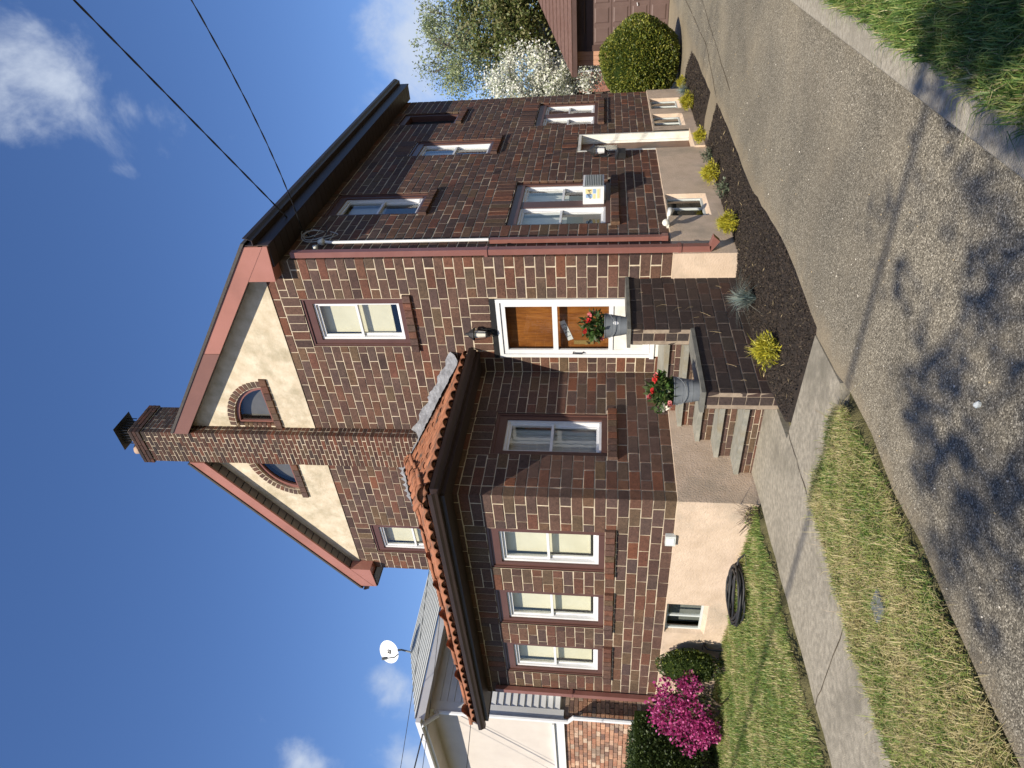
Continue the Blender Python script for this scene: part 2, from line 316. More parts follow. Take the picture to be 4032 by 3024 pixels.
def stuff(o): o['kind'] = 'stuff'; return o
def P(mb_fn, name, mat, parent, smooth=False):
    mb = MB(); mb_fn(mb); return mb.build(name, mat, parent, smooth)
def BX(name, mat, parent, *b): mb = MB(); mb.box(*b); return mb.build(name, mat, parent)
def plane(ox, oy, ud, n):
    def F(u, z, d=0): return (ox + ud[0] * u + n[0] * d, oy + ud[1] * u + n[1] * d, z)
    F.n = n; F.ud = ud
    return F
def arr(verts, faces_flat, nper, name, mats, mi, parent=None):
    """fast mesh from numpy: verts (N,3), faces (K,nper)"""
    me = bpy.data.meshes.new(name); k = len(faces_flat)
    me.vertices.add(len(verts)); me.vertices.foreach_set('co', np.ascontiguousarray(verts, dtype=np.float32).ravel())
    me.loops.add(k * nper); me.loops.foreach_set('vertex_index', np.ascontiguousarray(faces_flat, dtype=np.int32).ravel())
    me.polygons.add(k); me.polygons.foreach_set('loop_start', np.arange(0, k * nper, nper, dtype=np.int32))
    me.polygons.foreach_set('loop_total', np.full(k, nper, dtype=np.int32))
    for m in mats: me.materials.append(M[m])
    me.polygons.foreach_set('material_index', np.ascontiguousarray(mi, dtype=np.int32))
    me.update(); me.validate(); return link(name, me, parent)

# ------------------------------------------------------------------ bricks
def brick_verts(c):
    """unit brick, x along wall, y into wall, z up, chamfered face at y=0; c jitters the corners"""
    rr = random.Random(c); v = []; j = lambda s: rr.uniform(-s, s)
    cx, cz, cy = .018, .042, .07
    for y, ix, iz in ((1, 0, 0), (cy, 0, 0), (0, cx, cz)):
        for sx, sz in ((-1, -1), (1, -1), (1, 1), (-1, 1)):
            v.append((sx * (.5 - ix) + j(.010), y + (j(.008) if y == 0 else 0), sz * (.5 - iz) + j(.030)))
    return v
BF = [(8, 9, 10, 11)] + [(4 + i, 4 + (i + 1) % 4, 8 + (i + 1) % 4, 8 + i) for i in range(4)] + [(i, (i + 1) % 4, 4 + (i + 1) % 4, 4 + i) for i in range(4)]
BV = [brick_verts(i) for i in range(10)]
_bm = {}
def bmesh_for(mat, k):
    if (mat, k) not in _bm:
        me = bpy.data.meshes.new('brick'); me.from_pydata(BV[k], [], BF); me.materials.append(M[mat]); _bm[(mat, k)] = me
    return _bm[(mat, k)]
DEPTH = .10
class Bricks:
    def __init__(s): s.items = []          # (matrix, projected area)
    def add(s, F, uc, zc, w, h, d=0.0, depth=DEPTH, rot=0.0):
        n = Vector((F.n[0], F.n[1], 0)); y = -n; z = Vector((0, 0, 1)); x = y.cross(z)
        if rot: x, z = x * math.cos(rot) + z * math.sin(rot), z * math.cos(rot) - x * math.sin(rot)
        p = Vector(F(uc, zc, d + random.uniform(-.001, .004)))
        m = Matrix(((x.x * w, y.x * depth, z.x * h, p.x), (x.y * w, y.y * depth, z.y * h, p.y), (x.z * w, y.z * depth, z.z * h, p.z), (0, 0, 0, 1)))
        v = CAM - p; a = w * h * max(0, v.dot(n)) / v.length ** 3
        q = p - CAM; zz = q.dot(fw)
        if zz < .1 or abs(q.dot(r2) / zz) > .58 or abs(q.dot(u2) / zz) > .77: a = 0
        s.items.append((m, a))
    def build(s, parent, mat, limit=300, name='brick'):
        it = sorted(s.items, key=lambda t: -t[1])
        ind = [t for t in it[:limit] if t[1] > 0]; rest = it[len(ind):]
        for m, a in ind:
            o = link(name, bmesh_for(mat, random.randrange(10)), parent)
            L = Vector(parent.location) if parent.type == 'EMPTY' else Vector((0, 0, 0))
            o.matrix_basis = m
        if rest:
            V = []; Fc = []; Rn = []
            B = [np.array(b) for b in BV]
            for i, (m, a) in enumerate(rest):
                mm = np.array(m); b = B[random.randrange(10)] @ mm[:3, :3].T + mm[:3, 3]; V.append(b)
                Fc += [tuple(i * 12 + q for q in f) for f in BF]; Rn += [random.random()] * len(BF)
            me = bpy.data.meshes.new('brickwork'); me.from_pydata(np.concatenate(V).tolist(), [], Fc); me.materials.append(M[mat + '_s'])
            at = me.attributes.new('rnd', 'FLOAT', 'FACE'); at.data.foreach_set('value', Rn)
            stuff(link('brickwork', me, parent))
def lay(B, F, u0, u1, z0, z1, ch, L, holes, off=0, joint=.010, d=0.0, depth=DEPTH, umin=None, umax=None, corner=None):
    n = int(round((z1 - z0) / ch)); ch = (z1 - z0) / n
    for i in range(n):
        a, b = z0 + i * ch, z0 + (i + 1) * ch; zc = (a + b) / 2
        lo = u0 if umin is None else max(u0, umin(zc)); hi = u1 if umax is None else min(u1, umax(zc))
        if corner is not None and (i + corner) % 2: lo = L / 2 + .002
        segs = [(lo, hi)]
        for h in holes:
            if h[2] < zc < h[3]:
                ns = []
                for s0, s1 in segs:
                    if h[1] <= s0 or h[0] >= s1: ns.append((s0, s1)); continue
                    if h[0] - s0 > .03: ns.append((s0, h[0]))
                    if s1 - h[1] > .03: ns.append((h[1], s1))
                segs = ns
        ph = (L / 2 if (i + off) % 2 else 0)
        for s0, s1 in segs:
            k = math.floor((s0 - u0 - ph) / L); cuts = [s0]
            while True:
                k += 1; e = u0 + ph + k * L
                if e >= s1 - .05: break
                if e > s0 + .05: cuts.append(e + random.uniform(-.006, .006))
            cuts.append(s1)
            for p, q in zip(cuts, cuts[1:]):
                j0 = joint / 2 if p > lo + 1e-4 or p > s0 else joint * .2
                w_ = max(.02, q - p - joint * random.uniform(.85, 1.2)); uc = (p + q) / 2; dep = depth
                if corner is not None and p == lo and lo == u0: w_ = q - p - joint / 2; uc = p + w_ / 2; dep = L / 2 - joint
                B.add(F, uc, zc, w_, ch - joint * random.uniform(.85, 1.15), d, dep)
def soldiers(B, F, u0, u1, z0, z1, w, d=0.0, depth=DEPTH):
    n = max(1, round((u1 - u0) / w)); w = (u1 - u0) / n
    for i in range(n): B.add(F, u0 + (i + .5) * w, (z0 + z1) / 2, w - .012, z1 - z0 - .012, d, depth)
def holed(mb, F, u0, u1, z0, z1, holes, d, umax=None):
    """sheet with rectangular holes"""
    us = sorted({u0, u1, *[min(max(h[i], u0), u1) for h in holes for i in (0, 1)]}); zs = sorted({z0, z1, *[min(max(h[i], z0), z1) for h in holes for i in (2, 3)]})
    for a, b in zip(us, us[1:]):
        for c, e in zip(zs, zs[1:]):
            um, zm = (a + b) / 2, (c + e) / 2
            if any(h[0] < um < h[1] and h[2] < zm < h[3] for h in holes): continue
            mb.quad(F(a, c, d), F(b, c, d), F(b, e, d), F(a, e, d))
# ------------------------------------------------------------------ the setting: ground, drive, walk, beds, kerb
ZG = -.20
def poly_sheet(name, pts, z, mat, th=None, sub=None):
    mb = MB()
    if th: mb.prism(pts, lambda x, y: (x, y, z - th), lambda x, y: (x, y, z))
    else: mb.quad(*[(x, y, z) for x, y in pts])
    return mb.build(name, mat)
g = MB(); g.quad((-900, -900, -.26), (900, -900, -.26), (900, 900, -.26), (-900, 900, -.26)); struct(g.build('ground', 'lawnsoil'))
def wob(p, q, n, amp, rr=random.Random(3)):
    out = []
    for i in range(n):
        t = i / n; out.append((p[0] + (q[0] - p[0]) * t + (rr.uniform(-amp, amp) if i else 0), p[1] + (q[1] - p[1]) * t + (rr.uniform(-amp, amp) * .3 if i else 0)))
    return out
drv = wob((.87, -14), (.86, -3.85), 22, .03) + wob((.86, -3.85), (.74, -3.3), 3, .015) + [(.74, -2.93)] + wob((.80, -2.9), (.88, -1.6), 6, .02) + wob((.88, -1.6), (.72, .4), 8, .02) + wob((.72, .4), (.82, 3.7), 10, .02)
drv += [(.02, 3.55), (.02, 4.95), (.74, 4.45)] + wob((.74, 4.45), (.76, 7.63), 8, .02) + [(.05, 7.7), (-2.2, 8.2), (-2.2, 13.95), (4.6, 13.95), (4.6, 8)] + wob((2.86, 8), (2.93, -14), 20, .01)
struct(poly_sheet('driveway', drv, ZG, 'asphalt', .05))
wl = [(-1.85, -1.9)] + wob((-1.80, -2.3), (-1.55, -5.4), 12, .02) + [(-1.52, -9)]; wr = wob((-.40, -9), (-.40, -3.72), 14, .02)
struct(poly_sheet('front_walk', wl + wr + [(.72, -3.72), (.80, -3.66), (.745, -2.94), (-.5, -2.86), (-.56, -1.9)], ZG + .012, 'concrete', .10))
crk = MB()
def crack(mb, pts, w, z, seed):
    rr = random.Random(seed)
    for a, b in zip(pts, pts[1:]):
        n = 10; pr = None
        for i in range(n + 1):
            t = i / n; x = a[0] + (b[0] - a[0]) * t; y = a[1] + (b[1] - a[1]) * t; dx, dy = b[1] - a[1], a[0] - b[0]; l = math.hypot(dx, dy); dx /= l; dy /= l
            o = rr.uniform(-.012, .012); ww = w * rr.uniform(.5, 1.3); c = ((x + dx * (o - ww), y + dy * (o - ww), z), (x + dx * (o + ww), y + dy * (o + ww), z))
            if pr: mb.quad(pr[0], pr[1], c[1], c[0])
            pr = c
crack(crk, [(-.42, -2.87), (-.43, -3.75)], .006, ZG + .0165, 1); crack(crk, [(-1.6, -4.9), (-.4, -4.86)], .005, ZG + .0165, 2)
crack(crk, [(.85, 3.75), (1.25, 5.5), (1.35, 9.5), (1.6, 13)], .010, ZG + .0045, 4); crack(crk, [(1.25, 2.6), (1.7, 6), (2.3, 11)], .008, ZG + .0045, 5)
ck = crk.build('pavement_cracks', 'soil'); stuff(ck); tag(ck, 'thin dark cracks and joints across the driveway and walk', 'crack')
M['sandgrit'] = surf('pale_grit', (.42, .39, .33), (.62, .58, .50), 30, .9, 80, 0)
# kerb
kb = MB()
for i, (a, b) in enumerate(((-14, -9.2), (-9.19, -6.4), (-6.39, -3.2), (-3.19, 0), (.01, 4), (4.01, 8.5))):
    kb = MB(); e = lambda y: 2.88 + (.5 - (y + 14) / 22) * .10
    pf = [(0, -.4), (0, .10), (.02, .125), (.19, .13), (.21, .11), (.21, -.4)]
    kb.prism(pf, lambda p, q: (e(a) + p, a, ZG + q), lambda p, q: (e(b) + p, b, ZG + q))
    k = kb.build('kerb', 'kerb'); struct(k)
# mulch beds (mounded sheets) and lawns
def inpoly(x, y, poly):
    c = False; n = len(poly); j = n - 1
    for i in range(n):
        xi, yi = poly[i]; xj, yj = poly[j]
        if (yi > y) != (yj > y) and x < (xj - xi) * (y - yi) / (yj - yi) + xi: c = not c
        j = i
    return c
def inpoly_np(x, y, poly):
    c = np.zeros(len(x), bool); j = len(poly) - 1
    for i in range(len(poly)):
        xi, yi = poly[i]; xj, yj = poly[j]
        if yi != yj:
            m = ((yi > y) != (yj > y)) & (x < (xj - xi) * (y - yi) / (yj - yi) + xi); c ^= m
        j = i
    return c
def hn(x, y, s=1.0):
    return (np.sin(x * 3.1 * s + y * 1.7) + np.sin(x * 5.3 * s - y * 4.1 + 1) + np.sin(x * 9.7 + y * 8.3 * s + 2) * .6) / 2.6
def mound(name, poly, zf, mat, step=.06):
    """grid sheet over polygon, height zf(x,y), skirt to the ground at the rim"""
    xs = [p[0] for p in poly]; ys = [p[1] for p in poly]
    nx = int((max(xs) - min(xs)) / step) + 2; ny = int((max(ys) - min(ys)) / step) + 2
    X, Y = np.meshgrid(np.linspace(min(xs), max(xs), nx), np.linspace(min(ys), max(ys), ny)); x, y = X.ravel(), Y.ravel()
    ins = inpoly_np(x, y, poly); z = np.where(ins, zf(x, y), -.27)
    I = np.arange(nx * ny).reshape(ny, nx); f = np.stack([I[:-1, :-1], I[:-1, 1:], I[1:, 1:], I[1:, :-1]], -1).reshape(-1, 4)
    f = f[ins[f].any(1)]
    o = arr(np.stack([x, y, z], 1), f, 4, name, [mat], np.zeros(len(f)))
    o.data.polygons.foreach_set('use_smooth', [True] * len(o.data.polygons)); return struct(o)
bed1 = [(-.33, -2.84), (.74, -2.92), (.80, -2.85), (.87, -1.6), (.72, .4), (.80, 3.66), (.30, 3.45), (-.1, 3.45), (-.1, .05), (-.33, .05)]
bed2 = [(-.1, 4.85), (.3, 4.8), (.73, 4.5), (.74, 7.6), (-.1, 7.6)]
zbed = lambda x, y: -.095 - .10 * np.clip((x - .25) / .5, 0, 1) ** 1.5 - .07 * np.clip((-y - 2.2) / .7, 0, 1) + .010 * hn(x, y, 2.5)
mound('mulch_bed', bed1, zbed, 'mulch', .04); mound('mulch_bed', bed2, zbed, 'mulch', .05)
lawnL = [(-1.82, -2.52)] + [(x - .05, y) for x, y in wl[1:]] + [(-12, -9), (-12, -2.2), (-6.6, -2.2), (-6.6, -2.46), (-2, -2.46)]
lawnR = [(-.34, -3.80), (.70, -3.80), (.79, -3.92), (.83, -5.4), (.84, -9), (-.34, -9)]
lawnK = [(3.08, -9), (3.10, 8), (9, 8), (9, -9)]
zl = lambda x, y: -.145 + .018 * hn(x, y, .6)
zr = lambda x, y: -.150 + .018 * hn(x, y, .8) - .04 * np.clip((x - .6) / .25, 0, 1)
zk = lambda x, y: -.075 + .02 * hn(x, y, .6)
mound('front_lawn', lawnL, zl, 'lawnsoil', .08); mound('front_lawn', lawnR, zr, 'lawnsoil', .05); mound('side_lawn', lawnK, zk, 'lawnsoil', .08)
mound('back_yard', [(-12, 8), (-2.2, 8), (-2.2, 14), (-1, 30), (-30, 30), (-30, -2.2), (-12, -2.2), (-6.9, -2.2), (-6.9, 8)], lambda x, y: -.17 + 0 * x, 'lawnsoil', .5)

# ------------------------------------------------------------------ the house
H = thing('brick_house', 'two-storey dark brown brick house with cream stucco gable and tall chimney', 'house', (-3.38, 3.7, ZG))
W, D = 6.75, 7.5; ZF = .70; ZB = .70 + 41 * .1358; XS = -1.87; DS = 2.457; XL = -6.52
Ff = plane(0, 0, (-1, 0), (0, -1)); Fr = plane(0, 0, (0, 1), (1, 0)); Sf = plane(XS, -DS, (-1, 0), (0, -1)); Sr = plane(XS, -DS, (0, 1), (1, 0))
Fl = plane(-W, 0, (0, 1), (-1, 0)); Fb = plane(0, D, (-1, 0), (0, 1)); Sl = plane(XL, -DS, (0, 1), (-1, 0))
HB = Bricks(); CH = .1358; LB = .31
# (u0,u1,z0,z1) openings
ff_w = [(.62, 1.43, 4.345, 5.85), (5.47, 6.27, 4.345, 5.85)]; ff_door = (.63, 1.61, .80, 3.06)
fr_w = [(1.45, 2.27, 4.33, 5.85), (4.0, 4.8, 3.59, 5.12), (5.86, 6.62, 4.56, 5.78)]; fr_pair = [(.97, 2.60, 1.48, 2.96), (5.45, 6.98, 1.71, 2.93)]; fr_door = (3.9, 4.82, .0, 2.05)
sf_w = [(2.47 + XS, 3.27 + XS, 1.52, 3.0), (3.75 + XS, 4.55 + XS, 1.52, 3.0), (5.05 + XS, 5.85 + XS, 1.52, 3.0)]
sr_w = [(DS - 1.74, DS - .93, 1.50, 2.99)]
def lin(F, wins, hl=.265, sill=.13, ext=.07):
    """soldier lintel and projecting rowlock sill for each opening; returns brick-free rectangles"""
    hs_ = []
    for (a, b, c, e) in wins:
        tp = ZF + math.ceil((e + hl - .05 - ZF) / CH) * CH
        soldiers(HB, F, a - .03, b + .03, e, tp, .135); soldiers(HB, F, a - ext, b + ext, c - sill, c, .118, .045, .15)
        hs_ += [(a, b, c - .001, e + .001), (a - .03, b + .03, e, tp), (a - ext, b + ext, c - sill + CH / 2, c)]
    return hs_
hf = lin(Ff, ff_w) + [ff_door, (ff_door[0] - .02, ff_door[1] + .02, 3.06, 3.33)]
dtp = ZF + 20 * CH; soldiers(HB, Ff, ff_door[0] - .02, ff_door[1] + .02, 3.12, dtp, .135)
hf[-1] = (ff_door[0] - .02, ff_door[1] + .02, 3.06, dtp)
hr = lin(Fr, fr_w + fr_pair) + [fr_door, (fr_door[0] - .03, fr_door[1] + .03, 2.05, 2.30)]
dtp = ZF + 12 * CH; soldiers(HB, Fr, fr_door[0] - .03, fr_door[1] + .03, 2.05, dtp, .135); hr[-1] = (fr_door[0] - .03, fr_door[1] + .03, 2.05, dtp)
hsf = lin(Sf, sf_w, .25); hsr = lin(Sr, sr_w, .25)
ZS = ZF + 20 * CH
lay(HB, Ff, 0, W, ZF, ZB, CH, LB, hf + [(-XS + .0, W, 0, ZS - .1)], 0, corner=0)
lay(HB, Fr, 0, D, ZF, ZF + 39 * CH, CH, LB, hr, 0, .014, corner=1)
lay(HB, Sf, 0, XS - XL, ZF, ZS, CH, LB, hsf, 0, corner=0)
lay(HB, Sr, 0, DS, ZF, ZS, CH, LB, hsr, 0, corner=1)
lay(HB, Fl, .112, D, ZF, 5.99, CH, LB, [], 1); lay(HB, Sl, .112, DS, ZF, ZS, CH, LB, [], 1); lay(HB, Fb, .112, W - .112, ZF, ZB, CH, LB, [], 0)
HB.build(H, 'brick', 300)
# mortar sheets
JT = -.0048
mb = MB(); door_h = (ff_door[0], ff_door[1], ff_door[2], 3.06)
holed(mb, Ff, .007, W - .007, .69, ZB, ff_w + [door_h], JT); holed(mb, Fr, .007, D - .007, .69, 6.05, fr_w + fr_pair + [fr_door], JT)
holed(mb, Fl, .007, D - .007, .69, 6.05, [], JT); holed(mb, Fb, .007, W - .007, .69, ZB, [], JT)
holed(mb, Sf, .007, XS - XL - .007, .69, ZS + .1, sf_w, JT); holed(mb, Sr, .007, DS, .69, ZS + .1, sr_w, JT); holed(mb, Sl, .007, DS, .69, ZS + .1, [], JT)
mb.build('mortar_bed', 'mortar', H)
# foundation with basement windows
base_r = [(1.12, 1.88, .10, .68), (5.07, 5.80, .10, .665), (6.15, 6.87, .08, .665)]; base_s = [(3.83 + XS, 4.50 + XS, .15, .70 - .012)]
PD = .022
mb = MB()
holed(mb, Ff, -PD, -XS, -.35, ZF, [(.63, 1.61, -.35, .8)], PD); holed(mb, Fr, -PD, D + PD, -.35, ZF - .004, base_r + [(fr_door[0], fr_door[1], .0, ZF)], PD)
holed(mb, Sf, -PD, XS - XL + PD, -.35, ZF - .004, base_s, PD); holed(mb, Sr, -PD, DS, -.35, ZF - .004, [], PD)
holed(mb, Fl, -PD, D, -.35, ZF, [], PD); holed(mb, Sl, -PD, DS, -.35, ZF, [], PD); holed(mb, Fb, 0, W, -.35, ZF, [], PD)
for F, a, b in ((Fr, -PD, fr_door[0]), (Fr, fr_door[1], D + PD), (Sf, -PD, XS - XL + PD), (Sr, -PD, DS), (Ff, -PD, .62)):     # top ledge
    mb.quad(F(a, ZF - .004, PD), F(b, ZF - .004, PD), F(b, ZF + .002, -.02), F(a, ZF + .002, -.02))
for F, hs_, dp in ((Fr, base_r, .04), (Sf, base_s, .035)):
    for (a, b, c, e) in hs_:      # splayed plaster reveals
        i = .03
        A = [F(a, c, PD), F(b, c, PD), F(b, e, PD), F(a, e, PD)]; I2 = [F(a + i, c + i * 1.6, -dp), F(b - i, c + i * 1.6, -dp), F(b - i, e, -dp), F(a + i, e, -dp)]
        for k in range(4): mb.quad(A[k], A[(k + 1) % 4], I2[(k + 1) % 4], I2[k])
mb.build('foundation', 'found', H)
# small plaster lumps and cracks at the foundation top edge
# gable stucco (front) with two quarter-round openings, plain at the back
RX, RZ, SL = -3.38, 8.93, .708; SOF = 8.66     # ridge, roof top, soffit line at the wall
AW = dict(zb=6.93, rx=.93, rz=.80)
def arc(side, k0, rx, rz, cx, zb, n=10):
    return [(cx + side * rx * math.cos(math.pi / 2 * i / n), zb + rz * math.sin(math.pi / 2 * i / n)) for i in range(n + 1)]
import bmesh
def arch_loop(side, g):
    cx = RX - .01 + side * .36; return [(cx, AW['zb'] + g * .2)] + arc(side, 0, AW['rx'] - .12 - g, AW['rz'] - .12 - g, cx, AW['zb'] + g * .2)
def filled(name, loops, y, mat, parent):
    bm = bmesh.new(); es = []
    for lp in loops:
        vs = [bm.verts.new((x, y, z)) for x, z in lp]
        es += [bm.edges.new((vs[i], vs[(i + 1) % len(vs)])) for i in range(len(vs))]
    bmesh.ops.triangle_fill(bm, use_beauty=True, use_dissolve=False, edges=es, normal=(0, -1, 0))
    me = bpy.data.meshes.new(name); bm.to_mesh(me); bm.free(); me.materials.append(M[mat]); return link(name, me, parent)
tri = [(-.005, ZB - .01), (-W + .005, ZB - .01), (-W + .005, ZB + .02), (RX, SOF + .10), (-.005, ZB + .02)]
filled('gable_stucco', [tri, arch_loop(1, 0), arch_loop(-1, 0)], -.012, 'stucco', H)
filled('gable_stucco', [tri], D, 'stucco', H)
AB = {1: Bricks(), -1: Bricks()}
for side in (1, -1):
    cx = RX - .01 + side * .36; zb = AW['zb']; n = 15
    for i in range(n):
        t = math.pi / 2 * (i + .5) / n; rxm, rzm = AW['rx'] - .055, AW['rz'] - .055
        x, z = cx + side * rxm * math.cos(t), zb + rzm * math.sin(t)
        tl = math.hypot(rxm * math.sin(t), rzm * math.cos(t)) * math.pi / 2 / n
        ang = math.atan2(rxm * math.sin(t), rzm * math.cos(t)) * 1.0
        AB[side].add(Ff, -x, z, tl - .016, .115, .02, .14, -side * (math.pi / 2 - math.atan2(rzm * math.sin(t), rxm * math.cos(t))))
    for i in range(8):
        AB[side].add(Ff, -(cx + side * (-.06 + i * .14)), zb - .06, .128, .115, .045, .17)
    for i in range(9):      # stack against the chimney
        AB[side].add(Ff, -(cx - side * .0), zb + .045 + i * .079, .10, .071, .012, .13)
for side in (1, -1):
    AW_part = MB(); lp = arch_loop(side, 0)
    for a, b in zip(lp, lp[1:] + lp[:1]): AW_part.quad((a[0], -.012, a[1]), (b[0], -.012, b[1]), (b[0], .12, b[1]), (a[0], .12, a[1]))
    cx = RX - .01 + side * .36; n_ = 20
    for i in range(n_):
        t0_, t1_ = math.pi / 2 * i / n_, math.pi / 2 * (i + 1) / n_
        AW_part.quad(*[(cx + side * (AW['rx'] - g_) * math.cos(t_), -.0155, AW['zb'] + (AW['rz'] - g_) * math.sin(t_)) for t_, g_ in ((t0_, .005), (t1_, .005), (t1_, .118), (t0_, .118))])
    AWo = AW_part.build('arch_reveal', 'mortar', H); AB[side].build(AWo, 'brick', 80)
for side in (1, -1):
    o, i_ = arch_loop(side, 0), arch_loop(side, .075)
    o = [(x, z) for x, z in o]; mbw = MB(); k = len(o)
    cx = RX - .01 + side * .36
    # keep the straight side and the foot of the inner loop off the outer one
    i_ = [(cx + side * .075, AW['zb'] + .06)] + [(max(cx + .075, x) if side > 0 else min(cx - .075, x), max(AW['zb'] + .06, z)) for x, z in i_[1:]]
    for a in range(k):
        b = (a + 1) % k
        q = [(o[a], .03), (o[b], .03), (i_[b], .03), (i_[a], .03)]
        mbw.quad(*[(p[0], y, p[1]) for p, y in q]); mbw.quad((i_[a][0], .03, i_[a][1]), (i_[b][0], .03, i_[b][1]), (i_[b][0], .07, i_[b][1]), (i_[a][0], .07, i_[a][1]))
    w = mbw.build('arched_window', 'pinkdk' if False else 'spout', H)
    filled('pane', [i_], .06, 'glass', w); filled('curtain', [i_], .16, 'greysoffit', w)
# main roof
def rf(mb, ya, yb, z0, th, xl, xr):
    for s, xe in ((1, xr), (-1, xl)):
        ze = z0 - SL * abs(xe - RX)
        mb.hexa([(RX, ya, z0), (xe, ya, ze), (xe, yb, ze), (RX, yb, z0), (RX, ya, z0 - th), (xe, ya, ze - th), (xe, yb, ze - th), (RX, yb, z0 - th)])
XR, XLE, YF, YB = .33, -7.09, -.22, D + .3
mb = MB()
for xa, xb, ya in ((-3.04, XR + .04, YF - .02), (RX, -3.04, .40), (-3.76, XLE - .04, YF - .02), (RX, -3.76, .40)):
    za, zb2 = RZ + .03 - SL * abs(xa - RX), RZ + .03 - SL * abs(xb - RX); yb = YB + .02
    mb.hexa([(xa, ya, za), (xb, ya, zb2), (xb, yb, zb2), (xa, yb, za), (xa, ya, za - .05), (xb, ya, zb2 - .05), (xb, yb, zb2 - .05), (xa, yb, za - .05)])
mb.build('roof', 'shingle', H)
# rake fascia: right rake has a lower pink board and an upper weathered board, left rake one board
def rake(name, mat, xa, xb, w=.27, dy=0):
    mb = MB(); za, zb_ = RZ - .02 - SL * abs(xa - RX), RZ - .02 - SL * abs(xb - RX)
    mb.hexa([(xa, YF - dy, za), (xb, YF - dy, zb_), (xb, YF + .03, zb_), (xa, YF + .03, za), (xa, YF - dy, za - w), (xb, YF - dy, zb_ - w), (xb, YF + .03, zb_ - w), (xa, YF + .03, za - w)])
    return mb.build(name, mat, H)
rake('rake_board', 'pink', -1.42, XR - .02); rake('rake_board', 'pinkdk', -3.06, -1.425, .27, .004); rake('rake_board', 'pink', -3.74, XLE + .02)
for s in (1, -1):     # boxed return at the eave corner
    xe = XR - .02 if s > 0 else XLE + .02; xi = xe - s * .52; ze = RZ - .02 - SL * abs(xe - RX)
    mb = MB(); pl = [(xe, ze - .22), (xi, ze - .22 + SL * .52 * .0 - .0), (xi, 5.99), (xe, 5.96)]
    pl = [(xe, ze - .2), (xe - s * .15, ze - .2 + .05), (xi, ze - .27 + SL * .52 + .01), (xi, 5.995), (xe, 5.965)]
    mb.prism(pl, lambda x, z: (x, YF + .004, z), lambda x, z: (x, -.001, z)); mb.build('eave_return', 'pink', H)
# soffits
mbb = MB(); mbb.hexa([(-.58, YF + .02, 0)] * 8) if False else None
for s, xe in ((1, -.20), (-1, -6.55)):
    x0 = -3.06 if s > 0 else -3.72; n = 20 if s > 0 else 21
    sh = None
    for i in range(n):
        a, b = x0 + (xe - x0) * i / n, x0 + (xe - x0) * (i + 1) / n; g_ = .010 * s
        za, zb_ = SOF - SL * abs(a + g_ - RX), SOF - SL * abs(b - g_ - RX)
        mb = MB(); mb.hexa([(a + g_, YF + .03, za), (b - g_, YF + .03, zb_), (b - g_, -.004, zb_), (a + g_, -.004, za), (a + g_, YF + .03, za + .012), (b - g_, YF + .03, zb_ + .012), (b - g_, -.004, zb_ + .012), (a + g_, -.004, za + .012)])
        mb.build('soffit_slat', 'greysoffit', H)
    mb = MB(); za, zb_ = SOF + .016 - SL * abs(x0 - RX), SOF + .016 - SL * abs(xe - RX)
    mb.hexa([(x0, YF + .03, za), (xe, YF + .03, zb_), (xe, .0, zb_), (x0, .0, za), (x0, YF + .03, za + .01), (xe, YF + .03, zb_ + .01), (xe, 0, zb_ + .01), (x0, 0, za + .01)]); mb.build('soffit_backing', 'dark', H)
for s, xw, xe in ((1, 0, XR - .03), (-1, -W, XLE + .03)):
    n = 40 if s > 0 else 1; y0, y1 = YF + .03, YB - .02
    for i in range(n):
        a, b = y0 + (y1 - y0) * i / n, y0 + (y1 - y0) * (i + 1) / n; mb = MB(); mb.box(min(xw, xe), max(xw, xe), a + .004, b - .004, 5.955, 5.968); mb.build('soffit_slat', 'soffit', H)
    mb = MB(); mb.box(min(xw, xe), max(xw, xe), y0, y1, 5.972, 5.98); mb.build('soffit_backing', 'dark', H)
    # fascia and K gutter
    ze = RZ - SL * abs((XR if s > 0 else XLE) - RX)
    mb = MB(); mb.box(min(xe, xe + s * .025), max(xe, xe + s * .025), YF + .03, YB, 5.95, ze - .02); mb.build('fascia', 'gutter', H)
    mb = MB(); x1 = xe + s * .025
    pf = [(0, 0), (.075, 0), (.085, .03), (.11, .07), (.115, .12), (.105, .12), (.10, .075), (.072, .012), (.012, .012), (.012, .115), (0, .115)]
    mb.prism(pf, lambda p, q: (x1 + s * p, YF + .0, ze - .16 + q), lambda p, q: (x1 + s * p, YB + .0, ze - .16 + q)); mb.build('gutter', 'gutter', H)
mb = MB(); mb.prism([(XR - .02, 5.965), (XR - .02, 6.27), (0, 6.27 + .2), (0, 5.965)], lambda x, z: (x, YB - .02, z), lambda x, z: (x, YB, z)); mb.build('eave_return', 'pink', H)
